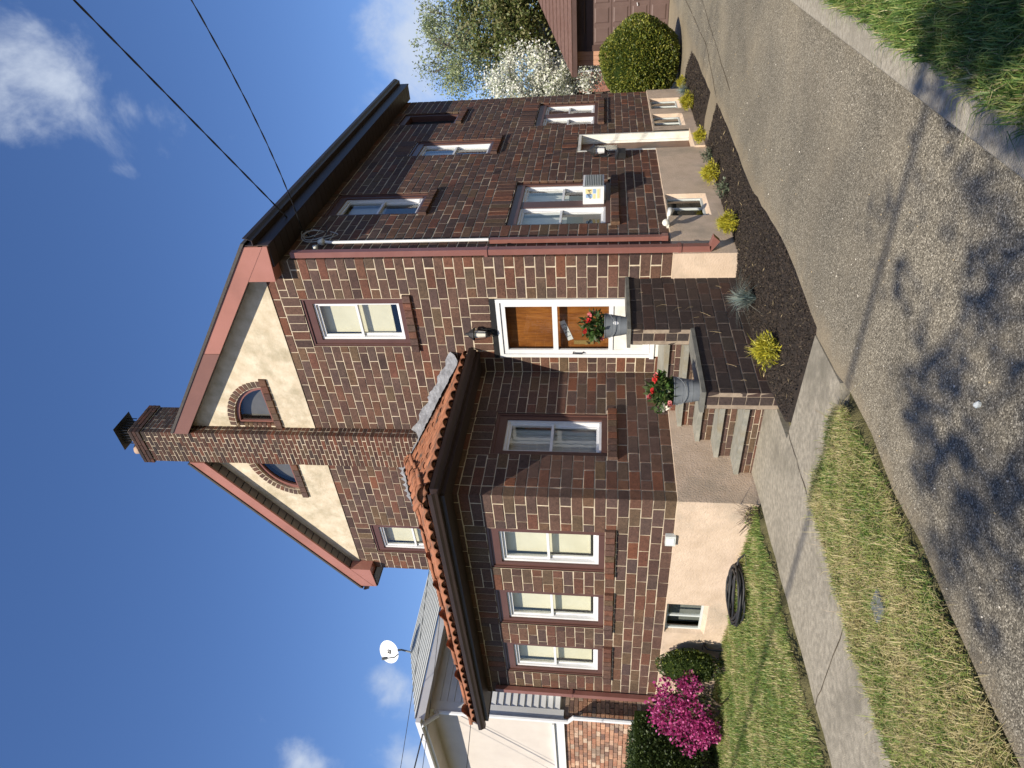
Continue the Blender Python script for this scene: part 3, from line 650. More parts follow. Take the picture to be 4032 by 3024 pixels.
# windows ------------------------------------------------------------
def window(F, u0, u1, z0, z1, blind='blind', drop=.84, head=.15, side=.095, foot=.075, parent=H, rec=.0, sash=True):
    c = MB()
    c.fbox(F, u0 + .001, u0 + side, z0, z1, -.17, -.035); c.fbox(F, u1 - side, u1 - .001, z0, z1, -.17, -.035)
    c.fbox(F, u0 + side, u1 - side, z1 - head, z1 - .001, -.17, -.036); c.fbox(F, u0 + side, u1 - side, z0 + .001, z0 + foot, -.17, -.03)
    c.fbox(F, u0 + .001, u0 + .03, z0, z1, -.035, -.018); c.fbox(F, u1 - .03, u1 - .001, z0, z1, -.035, -.018); c.fbox(F, u0 + .03, u1 - .03, z1 - .035, z1 - .001, -.036, -.019)
    w = c.build('window', 'trim', parent)
    sashes(F, w, u0 + side, u1 - side, z0 + foot, z1 - head, blind, drop)
    return w
def sashes(F, w, a, b, c0, c1, blind, drop, lower=True):
    f = MB(); t = .032
    for q in ((a, a + t, c0, c1), (b - t, b, c0, c1)): f.fbox(F, *q, -.16, -.062)
    f.fbox(F, a + t, b - t, c1 - t, c1, -.16, -.062); f.fbox(F, a + t, b - t, c0, c0 + t, -.16, -.055)
    f.build('vinyl_frame', 'white', w)
    m = (c0 + c1) / 2 + .015
    for lo, hi, dd in ((m - .018, c1 - t, -.088), (c0 + t, m + .018, -.118)):
        s = MB(); k = .034
        s.fbox(F, a + t, a + t + k, lo, hi, dd - .025, dd); s.fbox(F, b - t - k, b - t, lo, hi, dd - .025, dd)
        s.fbox(F, a + t + k, b - t - k, lo, lo + k, dd - .025, dd); s.fbox(F, a + t + k, b - t - k, hi - k, hi, dd - .025, dd)
        s.build('sash', 'white', w)
        g = MB(); g.quad(F(a + t + k, lo + k, dd - .012), F(b - t - k, lo + k, dd - .012), F(b - t - k, hi - k, dd - .012), F(a + t + k, hi - k, dd - .012)); g.build('pane', 'glass', w)
    if blind:
        g = MB(); zb0 = c1 - (c1 - c0) * drop
        if blind == 'lace':
            n = 24
            for i in range(n):
                p, q = a + (b - a) * i / n, a + (b - a) * (i + 1) / n; dz = lambda u: .018 * math.sin((u - a) * 70)
                g.quad(F(p, zb0, -.21 + dz(p)), F(q, zb0, -.21 + dz(q)), F(q, c1, -.21 + dz(q)), F(p, c1, -.21 + dz(p)))
        else:
            g.fbox(F, a + .03, b - .03, zb0, c1 + .02, -.205, -.20)
            g.fbox(F, a + .03, b - .03, zb0 - .022, zb0, -.21, -.195)
        g.build('blind' if blind == 'blind' else 'curtain', blind, w)
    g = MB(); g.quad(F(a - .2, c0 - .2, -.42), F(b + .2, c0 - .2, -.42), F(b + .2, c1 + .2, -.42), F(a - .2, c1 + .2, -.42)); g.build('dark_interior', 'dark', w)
for h in ff_w: window(Ff, *h)
for h, dr in zip(sf_w, (.90, .90, .91)): window(Sf, *h, drop=dr)
window(Sr, *sr_w[0], blind='lace', drop=.95)
for h in fr_w[:2]: window(Fr, *h, blind='lace', drop=.5)
c = MB(); (a, b, c0, c1) = fr_w[2]
for q in ((a + .001, a + .09, c0, c1), (b - .09, b - .001, c0, c1), (a + .09, b - .09, c1 - .12, c1 - .001), (a + .09, b - .09, c0 + .001, c0 + .07)): c.fbox(Fr, *q, -.17, -.035)
w = c.build('window', 'trim', H); c = MB(); c.fbox(Fr, a + .09, a + .12, c0 + .07, c1 - .12, -.16, -.08); c.build('vinyl_frame', 'white', w)
c = MB(); c.fbox(Fr, a + .12, b - .09, c0 + .07, c1 - .12, -.16, -.15); c.build('insect_screen', 'dark', w)
for (a, b, c0, c1) in fr_pair:
    mid = (a + b) / 2; c = MB(); sd_ = .085
    for q in ((a + .001, a + sd_), (b - sd_, b - .001)): c.fbox(Fr, *q, c0, c1, -.17, -.035)
    c.fbox(Fr, mid - .11, mid + .11, c0 + .07, c1 - .14, -.17, -.05)
    c.fbox(Fr, a + sd_, b - sd_, c1 - .14, c1 - .001, -.17, -.036); c.fbox(Fr, a + sd_, b - sd_, c0 + .001, c0 + .07, -.17, -.03)
    w = c.build('double_window', 'trim', H)
    for p, q in ((a + sd_, mid - .11), (mid + .11, b - sd_)): sashes(Fr, w, p, q, c0 + .07, c1 - .14, 'lace', .55)
def basement(F, a, b, c0, c1, dp):
    c = MB(); t = .03
    for q in ((a, a + t, c0, c1), (b - t, b, c0, c1), (a + t, b - t, c0, c0 + t), (a + t, b - t, c1 - t, c1), ((a + b) / 2 - .015, (a + b) / 2 + .015, c0 + t, c1 - t)): c.fbox(F, *q, -dp - .03, -dp)
    w = c.build('basement_window', 'dishgrey', H)
    for p, q in ((a + t, (a + b) / 2 - .015), ((a + b) / 2 + .015, b - t)):
        g = MB(); g.quad(F(p, c0 + t, -dp - .015), F(q, c0 + t, -dp - .015), F(q, c1 - t, -dp - .015), F(p, c1 - t, -dp - .015)); g.build('pane', 'glass', w)
    g = MB(); g.quad(F(a - .05, c0 - .05, -dp - .15), F(b + .05, c0 - .05, -dp - .15), F(b + .05, c1 + .05, -dp - .15), F(a - .05, c1 + .05, -dp - .15)); g.build('dark_interior', 'dark' if F is Fr else 'dimglass', w)
for (a, b, c0, c1) in base_r: basement(Fr, a + .03, b - .03, c0 + .048, c1, .038)
for (a, b, c0, c1) in base_s: basement(Sf, a + .03, b - .03, c0 + .048, c1, .033)
# front storm door
a, b, c0, c1 = .64, 1.60, .92, 3.045
d_ = MB()
d_.fbox(Ff, a, a + .05, c0, c1, -.10, .012); d_.fbox(Ff, b - .05, b, c0, c1, -.10, .012); d_.fbox(Ff, a + .05, b - .05, c1 - .06, c1, -.10, .012); d_.fbox(Ff, a - .01, b + .01, .86, .92, -.10, .03)
DR = d_.build('storm_door', 'white', H)
s = MB(); A, B_ = a + .055, b - .055
for q in ((A, A + .065, c0 + .005, c1 - .065), (B_ - .065, B_, c0 + .005, c1 - .065), (A + .065, B_ - .065, c1 - .13, c1 - .065), (A + .065, B_ - .065, 2.195, 2.265), (A + .065, B_ - .065, 1.43, 1.49), (A + .065, B_ - .065, c0 + .005, c0 + .07)): s.fbox(Ff, *q, -.045, -.005)
s.build('door_frame', 'white', DR)
s = MB(); s.fbox(Ff, A + .065, B_ - .065, c0 + .07, 1.43, -.035, -.02); s.build('kick_panel', 'offwhite', DR)
for z0_, z1_ in ((2.265, c1 - .13), (1.49, 2.195)):
    g = MB(); g.quad(Ff(A + .065, z0_, -.025), Ff(B_ - .065, z0_, -.025), Ff(B_ - .065, z1_, -.025), Ff(A + .065, z1_, -.025)); g.build('pane', 'glass', DR)
s = MB(); s.fbox(Ff, a - .012, b + .012, c1 + .003, c1 + .078, -.12, .02); s.build('door_head', 'black', DR)
wd_ = MB(); wd_.fbox(Ff, a + .06, b - .06, c0, c1 - .06, -.18, -.135); wdo = wd_.build('entrance_door', 'wood', H)
s = MB(); s.fbox(Ff, B_ - .15, B_ - .085, 1.70, 1.98, -.134, -.12); s.tube([Ff(B_ - .12, 1.80, -.12), Ff(B_ - .12, 1.80, -.085)], .022, 10); s.build('door_handle', 'brass', wdo)
s = MB(); s.tube([Ff(B_ - .03, 1.98, -.004), Ff(B_ - .03, 1.99, .035), Ff(B_ - .03, 1.86, .04), Ff(B_ - .03, 1.84, -.004)], .009, 8); s.build('pull_handle', 'black', DR)
s = MB(); s.fbox(Ff, a + .02, b - .02, .80, .86, -.2, .01); s.build('threshold', 'offwhite', H)
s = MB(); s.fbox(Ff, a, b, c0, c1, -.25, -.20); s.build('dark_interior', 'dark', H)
# house number plate, digits reading 1303, climbing to the right
pa, pb = Vector((-1.37, .132, 2.03)), Vector((-1.09, .132, 2.135)); ud = (pb - pa).normalized(); vd = Vector((0, 0, 1)); vd = (vd - ud * vd.dot(ud)).normalized()
s = MB(); pc = [pa - vd * .04 - ud * .02, pb - vd * .04 + ud * .02, pb + vd * .04 + ud * .02, pa + vd * .04 - ud * .02]; nn = Vector((0, -1, 0))
s.hexa([*pc, *[q + nn * .004 for q in pc]]); npl = s.build('number_plate', 'white', wdo)
def text_mesh(txt, size, name, mat, parent, origin, xd, yd, nd, off=.0015):
    cu = bpy.data.curves.new(name, 'FONT'); cu.body = txt; cu.size = size; cu.align_x = 'CENTER'; cu.align_y = 'CENTER'; cu.extrude = .0005
    to = bpy.data.objects.new(name, cu); COL.objects.link(to)
    dg = bpy.context.evaluated_depsgraph_get(); me = bpy.data.meshes.new_from_object(to.evaluated_get(dg)); bpy.data.objects.remove(to)
    m = Matrix(((xd.x, yd.x, nd.x, origin.x + nd.x * off), (xd.y, yd.y, nd.y, origin.y + nd.y * off), (xd.z, yd.z, nd.z, origin.z + nd.z * off), (0, 0, 0, 1))); me.transform(m)
    me.materials.clear(); me.materials.append(M[mat]); return link(name, me, parent)
text_mesh('1 3 0 3', .085, 'digits', 'ink', npl, (pa + pb) / 2, ud, vd, nn, .006)
# side door
a, b, c0, c1 = fr_door
s = MB(); s.fbox(Fr, b - .05, b - .002, c0 + .06, c1 - .01, -.15, .004); s.fbox(Fr, a + .002, a + .05, c0 + .06, c1 - .01, -.15, .004); s.fbox(Fr, a + .05, b - .05, c1 - .06, c1 - .01, -.15, .003); s.fbox(Fr, a + .05, a + .075, c0 + .06, c1 - .06, -.15, -.11); s.fbox(Fr, b - .085, b - .05, c0 + .06, c1 - .06, -.15, -.11)
sdr = s.build('side_door', 'offwhite', H)
s = MB(); s.fbox(Fr, a + .05, b - .05, c0 + .06, c1 - .06, -.19, -.152); s.build('door_leaf', 'sidedoor', sdr)
s = MB(); s.fbox(Fr, a + .2, b - .2, 1.35, 1.8, -.1515, -.145); s.build('pane', 'glass', sdr)
s = MB(); s.fbox(Fr, a - .03, b + .03, -.12, c0 + .058, -.3, .05); s.build('door_sill', 'found', sdr)
# sunroom tiled hip roof -------------------------------------------------
EX, EY, EXL, EZ = -1.53, -2.79, -6.86, 3.50; TX, TXL, TZ = -3.75, -4.64, 4.74
mb = MB()
mb.quad((EX, EY, EZ), (TX, 0, TZ), (TXL, 0, TZ), (EXL, EY, EZ)); mb.quad((EX, EY, EZ), (EX, 0, EZ), (TX, 0, TZ)); mb.quad((EXL, EY, EZ), (TXL, 0, TZ), (EXL, 0, EZ))
mb.quad((EX, EY, EZ - .03), (EXL, EY, EZ - .03), (EXL, 0, EZ - .03), (EX, 0, EZ - .03))
for p, q in (((EX, EY), (EXL, EY)), ((EX, EY), (EX, 0)), ((EXL, EY), (EXL, 0))): mb.quad((*p, EZ - .03), (*q, EZ - .03), (*q, EZ), (*p, EZ))
TR = mb.build('tile_roof', 'tilepan', H)
def tile_mesh(r0, r1, L, seg=6, th=.016):
    v = []; f = []
    for x, r in ((0, r0), (L, r1)):
        for rr_ in (r, r - th):
            for i in range(seg + 1):
                t = math.pi * i / seg; v.append((x, rr_ * math.cos(t), rr_ * math.sin(t) * .72))
    k = seg + 1
    for i in range(seg):
        f.append((i, i + 1, 2 * k + i + 1, 2 * k + i)); f.append((i + 1, i, k + i, k + i + 1))
    f += [(0, 2 * k, 3 * k, k), (seg, k + seg, 3 * k + seg, 2 * k + seg)]
    m_ = len(v); v += [(.035, (r0 - th) * math.cos(math.pi * i / seg), (r0 - th) * math.sin(math.pi * i / seg) * .72) for i in range(seg + 1)]; f.append(tuple(range(m_, m_ + seg + 1)))
    me = bpy.data.meshes.new('tile'); me.from_pydata(v, [], f); me.materials.append(M['tile']); me.polygons.foreach_set('use_smooth', [True] * len(f)); return me
TM = [tile_mesh(.090 + random.uniform(-.008, .008), .074, .40) for _ in range(7)]; HM = [tile_mesh(.11, .09, .34) for _ in range(3)]
def tile(me, p, s_, name='tile'):
    s_ = s_.normalized(); z = Vector((0, 0, 1)); z = (z - s_ * z.dot(s_)).normalized(); y = z.cross(s_)
    j = Matrix.Rotation(random.uniform(-.03, .03), 4, 'Z') @ Matrix.Rotation(random.uniform(-.03, .03), 4, 'Y')
    o = link(name, me, TR); o.matrix_basis = Matrix(((s_.x, y.x, z.x, p.x), (s_.y, y.y, z.y, p.y), (s_.z, y.z, z.z, p.z), (0, 0, 0, 1))) @ j
nt = 10
for i in range(nt):
    t = i / nt; xr, xl = EX + (TX - EX) * t, EXL + (TXL - EXL) * t; y = EY + (0 - EY) * t - (.05 if i == 0 else 0); z = EZ + (TZ - EZ) * t + .012
    k = 0; x = EX - .10
    while x > EXL + .05:
        if xl + .06 < x < xr - .06: tile(TM[random.randrange(7)], Vector((x + random.uniform(-.01, .01), y + random.uniform(-.015, .015), z + random.uniform(0, .015))), Vector((0, -EY, TZ - EZ)), 'tile')
        x -= .186
for s, xe, xt in ((1, EX, TX), (-1, EXL, TXL)):
    nr = 8
    for i in range(nr):
        t = i / nr; y = -.12
        while y > EY:
            if y > EY * (1 - t) + .06: tile(TM[random.randrange(7)], Vector((xe + (xt - xe) * t + s * (.05 if i == 0 else 0), y, EZ + (TZ - EZ) * t + .012)), Vector((xt - xe, 0, TZ - EZ)))
            y -= .186
    e0, e1 = Vector((xe, EY, EZ + .07)), Vector((xt, 0, TZ + .06)); n = 12
    for i in range(n): tile(HM[random.randrange(3)], e0.lerp(e1, (i - .1) / n) + Vector((0, 0, random.uniform(0, .012))), e1 - e0, 'hip_tile')
# rough grey coating along the wall
mb = MB(); n = 60; rr = random.Random(5)
for e0, e1 in (((EX + .02, EZ + .06), (TX, TZ + .02)), ((TX, TZ + .02), (TXL, TZ + .02)), ((TXL, TZ + .02), (EXL, EZ + .06))):
    pr = None; n = 44
    for i in range(n + 1):
        t = i / n; x = e0[0] + (e1[0] - e0[0]) * t; z = e0[1] + (e1[1] - e0[1]) * t
        c = ((x, -.20 - rr.uniform(0, .07), z + .06 + rr.uniform(-.01, .01)), (x, -.07 - rr.uniform(0, .03), z + .12 + rr.uniform(-.012, .02)), (x, -.012, z + .21 + .02 * math.sin(i * .9) + rr.uniform(-.012, .014)))
        if pr: mb.quad(pr[0], c[0], c[1], pr[1]); mb.quad(pr[1], c[1], c[2], pr[2])
        pr = c
mb.build('flashing', 'tar', TR, True)
# sunroom soffit, gutter
SZ = 3.345
s = MB(); s.box(EXL + .03, EX - .03, EY + .03, -.001, SZ, SZ + .012); s.build('sunroom_soffit', 'soffit', H)
for bx in ((EXL + .02, EX - .02, EY + .005, EY + .03), (EX - .03, EX - .005, EY + .03, -.001), (EXL + .005, EXL + .03, EY + .03, -.001)):
    s = MB(); s.box(*bx, SZ - .01, EZ - .03); s.build('fascia', 'gutter', H)
pf = [(0, 0), (.07, 0), (.08, .03), (.10, .06), (.105, .105), (.095, .105), (.09, .065), (.068, .012), (.012, .012), (.012, .10), (0, .10)]
s = MB(); s.prism(pf, lambda p, q: (EX + .10, EY + .005 - p, 3.385 + q), lambda p, q: (EXL - .09, EY + .005 - p, 3.385 + q)); s.build('gutter', 'gutter', H)
s = MB(); s.prism(pf, lambda p, q: (EX - .005 + p, EY + .002, 3.385 + q), lambda p, q: (EX - .005 + p, -.02, 3.385 + q)); s.build('gutter', 'gutter', H)
# downspouts
def spout(name, F, u, zt_, zb_, elbow=True, mat='spout', w=.085, d0=.012, d1=.075, bands=()):
    s = MB(); s.fbox(F, u - w / 2, u + w / 2, zb_, zt_, d0, d1)
    if elbow:
        s.hexa([F(u - w / 2, zb_ - .10, d1 + .06), F(u + w / 2, zb_ - .10, d1 + .06), F(u + w / 2, zb_ - .02, d1 + .13), F(u - w / 2, zb_ - .02, d1 + .13), F(u - w / 2, zb_, d0), F(u + w / 2, zb_, d0), F(u + w / 2, zb_ + .02, d1), F(u - w / 2, zb_ + .02, d1)])
    o = s.build(name, mat, H)
    for zz in bands:
        s = MB(); s.fbox(F, u - w / 2 - .012, u + w / 2 + .012, zz - .02, zz + .02, .004, d1 + .006); s.build('strap', mat, o)
spout('downspout', Fr, .06, 5.8, .24, True, 'spout', .09, .02, .10, (3.1, .62))
spout('downspout', Sf, 6.30 + XS, 3.2, .3, True, 'spout', .09, .02, .09, (2.0,))
# plumbing of the service entrance: grey head, white conduit above, brown cover below
s = MB(); s.tube([(.05, .42, 3.12), (.05, .42, 5.35), (.055, .44, 5.5)], .022, 8); s.build('white_conduit', 'white', H)
s = MB(); s.box(.012, .07, .37, .44, .82, 3.10); s.box(.012, .085, .36, .45, .74, .82); s.build('brown_conduit', 'spout', H)
# ------------------------------------------------------------------ chimney
C0, C1, CY0, CY1, CZT = -3.74, -3.06, -.20, .46, 9.30
mb = MB(); mb.box(C0 + .004, C1 - .004, CY0 + .004, CY1, 3.9, CZT + .18); CHM = mb.build('chimney', 'mortar', H)
CB = Bricks(); Cf = plane(C1, CY0, (-1, 0), (0, -1)); Cr = plane(C1, CY0, (0, 1), (1, 0)); Cl = plane(C0, CY0, (0, 1), (-1, 0)); Cb = plane(C1, CY1, (-1, 0), (0, 1))
lay(CB, Cf, 0, C1 - C0, 4.3, CZT, .0705, .212, [], 0, .011, 0, .06, corner=0)
lay(CB, Cr, 0, CY1 - CY0, 4.3, CZT, .0705, .212, [], 0, .011, 0, .06, corner=1)
lay(CB, Cl, .066, CY1 - CY0, 4.3, CZT, .0705, .212, [], 1, .011, 0, .06); lay(CB, Cb, .066, C1 - C0 - .066, 8.4, CZT, .0705, .212, [], 1, .011, 0, .06)
# corbelled top band
e = .022
for F, w in ((plane(C1 + e, CY0 - e, (-1, 0), (0, -1)), C1 - C0 + 2 * e), (plane(C1 + e, CY0 - e, (0, 1), (1, 0)), CY1 - CY0 + 2 * e), (plane(C0 - e, CY0 - e, (0, 1), (-1, 0)), CY1 - CY0 + 2 * e), (plane(C1 + e, CY1 + e, (-1, 0), (0, 1)), C1 - C0 + 2 * e)):
    lay(CB, F, 0 if F.n[1] else .10, w - (0 if F.n[1] else .10), CZT + .004, CZT + .216, .0705, .212, [], 0, .010, 0, .10)
CB.build(CHM, 'cbrick', 300)
s = MB(); s.box(C0 - e + .02, C1 + e - .02, CY0 - e + .02, CY1 + e - .02, CZT + .18, CZT + .23); s.build('chimney_crown', 'concrete', CHM)
zc = CZT + .23
s = MB(); s.box(C0 + .36, C0 + .60, CY0 + .12, CY0 + .36, zc - .01, zc + .10); s.build('flue', 'clay', CHM)
s = MB(); x0, x1, y0, y1 = C0 + .33, C0 + .63, CY0 + .09, CY0 + .39
for i in range(6):
    t = i / 5
    for y in (y0, y1): s.box(x0 + (x1 - x0) * t - .006, x0 + (x1 - x0) * t + .006, y - .006, y + .006, zc + .08, zc + .26)
    for x in (x0, x1): s.box(x - .006, x + .006, y0 + (y1 - y0) * t - .005, y0 + (y1 - y0) * t + .005, zc + .08, zc + .26)
s.build('spark_screen', 'black', CHM)
s = MB(); cx_, cy_ = (x0 + x1) / 2, (y0 + y1) / 2; w = .24
b4 = [(cx_ - w, cy_ - w, zc + .25), (cx_ + w, cy_ - w, zc + .25), (cx_ + w, cy_ + w, zc + .25), (cx_ - w, cy_ + w, zc + .25)]; tp = (cx_, cy_, zc + .33)
for i in range(4): s.quad(b4[i], b4[(i + 1) % 4], tp)
s.quad(*b4[::-1]); s.build('rain_cap', 'black', CHM)
s = MB(); s.lathe([(.055, 0), (.085, .02), (.10, .16), (.09, .165), (.05, .02)], (C0 + .14, CY0 + .16, zc - .005), 14); s.build('chimney_pot', 'clay', CHM, True)

# ------------------------------------------------------------------ things fixed to the house
def lantern(name, label, base, out, h=.36, glassmat='lampglass', w=.06):
    """small carriage lantern on a bracket; base = point on the wall"""
    T = thing(name, label, 'lamp', base); n = Vector(out); b = Vector(base); t = Vector((n.y, -n.x, 0)); c = b + n * .11
    s = MB(); s.hexa([b + t * sx * .035 + Vector((0, 0, z)) + n * d for z in (.0, .13) for sx, d in ((-1, 0), (1, 0), (1, .018), (-1, .018))]); s.tube([b + n * .01 + Vector((0, 0, .02)), b + n * .06 + Vector((0, 0, -.03)), c + Vector((0, 0, .05))], .010, 6); s.build('bracket', 'black', T)
    s = MB()
    for sx in (-1, 1):
        for sy in (-1, 1): s.tube([c + t * (w * .75 * sx) + n * (w * .75 * sy) + Vector((0, 0, .07)), c + t * (w * sx) + n * (w * sy) + Vector((0, 0, .24))], .005, 5)
    s.lathe([(.012, .045), (.055, .06), (.055, .075), (.01, .075)], c, 8); s.lathe([(w * 1.6, .24), (w * 1.5, .25), (.045, .31), (.02, .335), (.018, .36), (.004, .375)], c, 8); s.build('cage', 'black', T)
    s = MB(); s.lathe([(w * .70, .076), (w * .95, .238)], c, 8); s.build('lamp_glass', glassmat, T, True); return T
lantern('wall_lantern', 'small black carriage lantern on brick above the white front door', (-1.13, -.006, 3.12), (0, -1, 0))
lantern('wall_lantern', 'black wall lantern with white glass beside the recessed side door', (.006, 3.60, 1.50), (1, 0, 0), glassmat='white', w=.075)
mbx = thing('mailbox', 'small grey metal box on brick under the side door lantern', 'mailbox', (0, 3.6, 1.2))
s = MB(); s.box(.008, .10, 3.48, 3.72, 1.22, 1.36); s.build('box_body', 'black', mbx); s = MB(); s.hexa([(.004, 3.47, 1.362), (.115, 3.47, 1.34), (.115, 3.73, 1.34), (.004, 3.73, 1.362), (.004, 3.47, 1.40), (.115, 3.47, 1.352), (.115, 3.73, 1.352), (.004, 3.73, 1.40)]); s.build('lid', 'black', mbx)
fl = thing('floodlight', 'twin white floodlight on the wall above the basement window', 'floodlight', (.03, .8, .70))
s = MB(); s.lathe([(.001, 0), (.05, 0), (.05, .03), (.001, .03)], (.03, .80, .70), 10); s.tube([(.04, .80, .715), (.09, .72, .74)], .014, 6); s.tube([(.04, .82, .715), (.09, .95, .70)], .014, 6); s.build('mount', 'offwhite', fl)
for (p, q) in (((.09, .72, .74), (.16, .60, .76)), ((.09, .95, .70), (.14, 1.05, .66))):
    s = MB(); a_, b_ = Vector(p), Vector(q); s.tube([a_, a_.lerp(b_, .4), b_], [.02, .03, .048], 12); s.build('lamp_head', 'offwhite', fl, True)
# air conditioner in the double window
AC = thing('window_air_conditioner', 'white window air conditioner with energy label sticking out of double window', 'air conditioner', (.1, 2.0, 1.57))
s = MB(); s.box(-.16, .215, 1.755, 2.235, 1.575, 1.885); s.build('case', 'white', AC)
s = MB(); s.box(.2155, .225, 1.785, 2.205, 1.605, 1.855); s.build('rear_grille', 'acgrille', AC)
s = MB(); 
for i in range(9): s.box(.2255, .229, 1.79, 2.20, 1.62 + i * .026, 1.628 + i * .026)
s.build('grille_bars', 'dishgrey', AC)
s = MB(); s.box(.03, .19, 1.7515, 1.7545, 1.63, 1.85); lab = s.build('energy_label', 'offwhite', AC)
for i, (x0, x1, z0, z1, m) in enumerate(((.05, .105, 1.745, 1.845, 'labelblue'), (.115, .185, 1.745, 1.845, 'labelyellow'), (.035, .105, 1.70, 1.735, 'labelyellow'), (.115, .185, 1.69, 1.735, 'labelblue'), (.04, .18, 1.64, 1.675, 'labelyellow'))):
    s = MB(); s.box(x0, x1, 1.7495, 1.7513, z0, z1); o = s.build('print', m, lab)
s = MB()
for i in range(7): s.box(.04 + .02 * i, .052 + .02 * i, 1.7485, 1.7493, 1.76 + .01 * (i % 3), 1.79 + .012 * (i % 4))
s.build('print', 'ink', lab)
ob = thing('outlet_box', 'grey outdoor outlet cover on the sunroom foundation top', 'outlet box', (-2.5, -2.49, .68)); s = MB(); s.box(-2.60, -2.43, -2.515, -2.46, .68, .80); s.build('cover', 'dishgrey', ob); s = MB(); s.box(-2.57, -2.46, -2.52, -2.5155, .70, .78); s.build('flap', 'white', ob)
hb = MB(); hb.tube([(-4.72, -2.46, .12), (-4.72, -2.52, .12), (-4.72, -2.56, .09), (-4.72, -2.57, .02), (-4.70, -2.58, -.10), (-4.69, -2.58, -.16)], .018, 8); hb.lathe([(.001, .0), (.035, 0), (.035, .012), (.001, .012)], (-4.72, -2.54, .15), 10); tag(hb.build('hose_tap', 'black', None, True), 'small black garden tap on foundation below the basement window', 'tap')
# ------------------------------------------------------------------ entrance steps
ST = thing('entrance_steps', 'brick entrance steps with slate treads and stepped brick side wall', 'steps', (-1.1, -1.2, ZG))
tre = [(.80, -.90), (.605, -1.18), (.41, -1.46), (.215, -1.74), (.02, -2.02)]
SB = Bricks(); xr0, xl0 = -.545, XS + .01
for i, (z, y) in enumerate(tre):
    yb = -.03 if i == 0 else tre[i - 1][1] + .06
    s = MB(); rr = random.Random(i); p = [(xl0 + .01, y), (xr0 - .003, y), (xr0 - .003, yb), (xl0 + .01, yb)]
    s.prism(p, lambda x, yy: (x, yy, z - .05), lambda x, yy: (x, yy, z)); s.build('tread', 'slate', ST)
    zn = (tre[i + 1][0] if i < 4 else ZG - .03); Fz = plane(xr0 - .004, y + .035, (-1, 0), (0, -1))
    lay(SB, Fz, 0, xr0 - .004 - xl0, zn, z - .052, .07, .215, [], i, .010, 0, .06)
s = MB()
for i, (z, y) in enumerate(tre):
    s.box(xl0 + .002, xr0 - .001, y + .042, -.02 if i == 0 else tre[i - 1][1] + .041, ZG - .1, z - .052)
s.build('core', 'mortar', ST)
# stepped cheek wall
XA, XB_ = -.33, -.545
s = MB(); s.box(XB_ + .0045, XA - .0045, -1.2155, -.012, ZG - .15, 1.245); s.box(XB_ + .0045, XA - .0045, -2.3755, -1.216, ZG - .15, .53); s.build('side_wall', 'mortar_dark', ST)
Kr = plane(XA, 0, (0, -1), (1, 0)); Kl = plane(XB_, 0, (0, -1), (-1, 0)); K1 = plane(XA, -1.22, (-1, 0), (0, -1)); K2 = plane(XA, -2.38, (-1, 0), (0, -1))
KB = Bricks()
for F in (Kr, Kl):
    lay(KB, F, .012, 1.22, .53, 1.245, CH, .27, [], 0, .011, 0, .05); lay(KB, F, .012, 2.38, ZG - .08, .53, CH, .27, [], 1, .011, 0, .05)
wch = XA - XB_
lay(KB, K1, .051, wch - .051, .58, 1.245, CH, .27, [], 0, .011, 0, .05); lay(KB, K2, .051, wch - .051, ZG - .08, .53, CH, .27, [], 1, .011, 0, .05)
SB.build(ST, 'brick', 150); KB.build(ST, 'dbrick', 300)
for (y0, y1, z) in ((-1.245, -.013, 1.247), (-2.405, -1.224, .532)):
    s = MB(); s.box(XB_ - .025, XA + .025, y0, y1, z, z + .042); s.build('coping', 'coping', ST)
vn = MB()
for i in range(16):
    y0 = random.uniform(-2.3, -.2); z0 = random.uniform(-.05, .45 if y0 < -1.2 else 1.1); l = random.uniform(.04, .13); a_ = random.uniform(-.7, .7)
    vn.tube([(XA + .008, y0, z0), (XA + .012, y0 + l * .5 * math.sin(a_) + .01, z0 + l * .5), (XA + .008, y0 + l * math.sin(a_ * 1.6), z0 + l)], [.0015, .0012, .0008], 4)
stuff(tag(vn.build('dry_tendrils', 'straw'), 'thin dry vine tendrils clinging to the dark brick step wall', 'vine'))
# ------------------------------------------------------------------ foliage helpers
def leaves(name, pts, size, mats, wts, parent=None, up=.0, asp=.55, dirs=None, curl=.15):
    """many small rhombic leaves at pts"""
    n = len(pts); pts = np.asarray(pts)
    a = rng.normal(size=(n, 3)); 
    if dirs is not None: a = a * .55 + dirs
    a[:, 2] += up; a /= np.linalg.norm(a, axis=1)[:, None]
    b = rng.normal(size=(n, 3)); b -= (b * a).sum(1)[:, None] * a; b /= np.linalg.norm(b, axis=1)[:, None]
    c = np.cross(a, b); L = size * rng.uniform(.6, 1.3, n)[:, None]; Wd = L * asp
    v = np.stack([pts - a * L * .5, pts + b * Wd * .5 + c * L * curl, pts + a * L * .5, pts - b * Wd * .5 + c * L * curl], 1).reshape(-1, 3)
    f = np.arange(n * 4).reshape(n, 4); mi = rng.choice(len(mats), n, p=np.array(wts) / sum(wts))
    return arr(v, f, 4, name, mats, mi, parent)
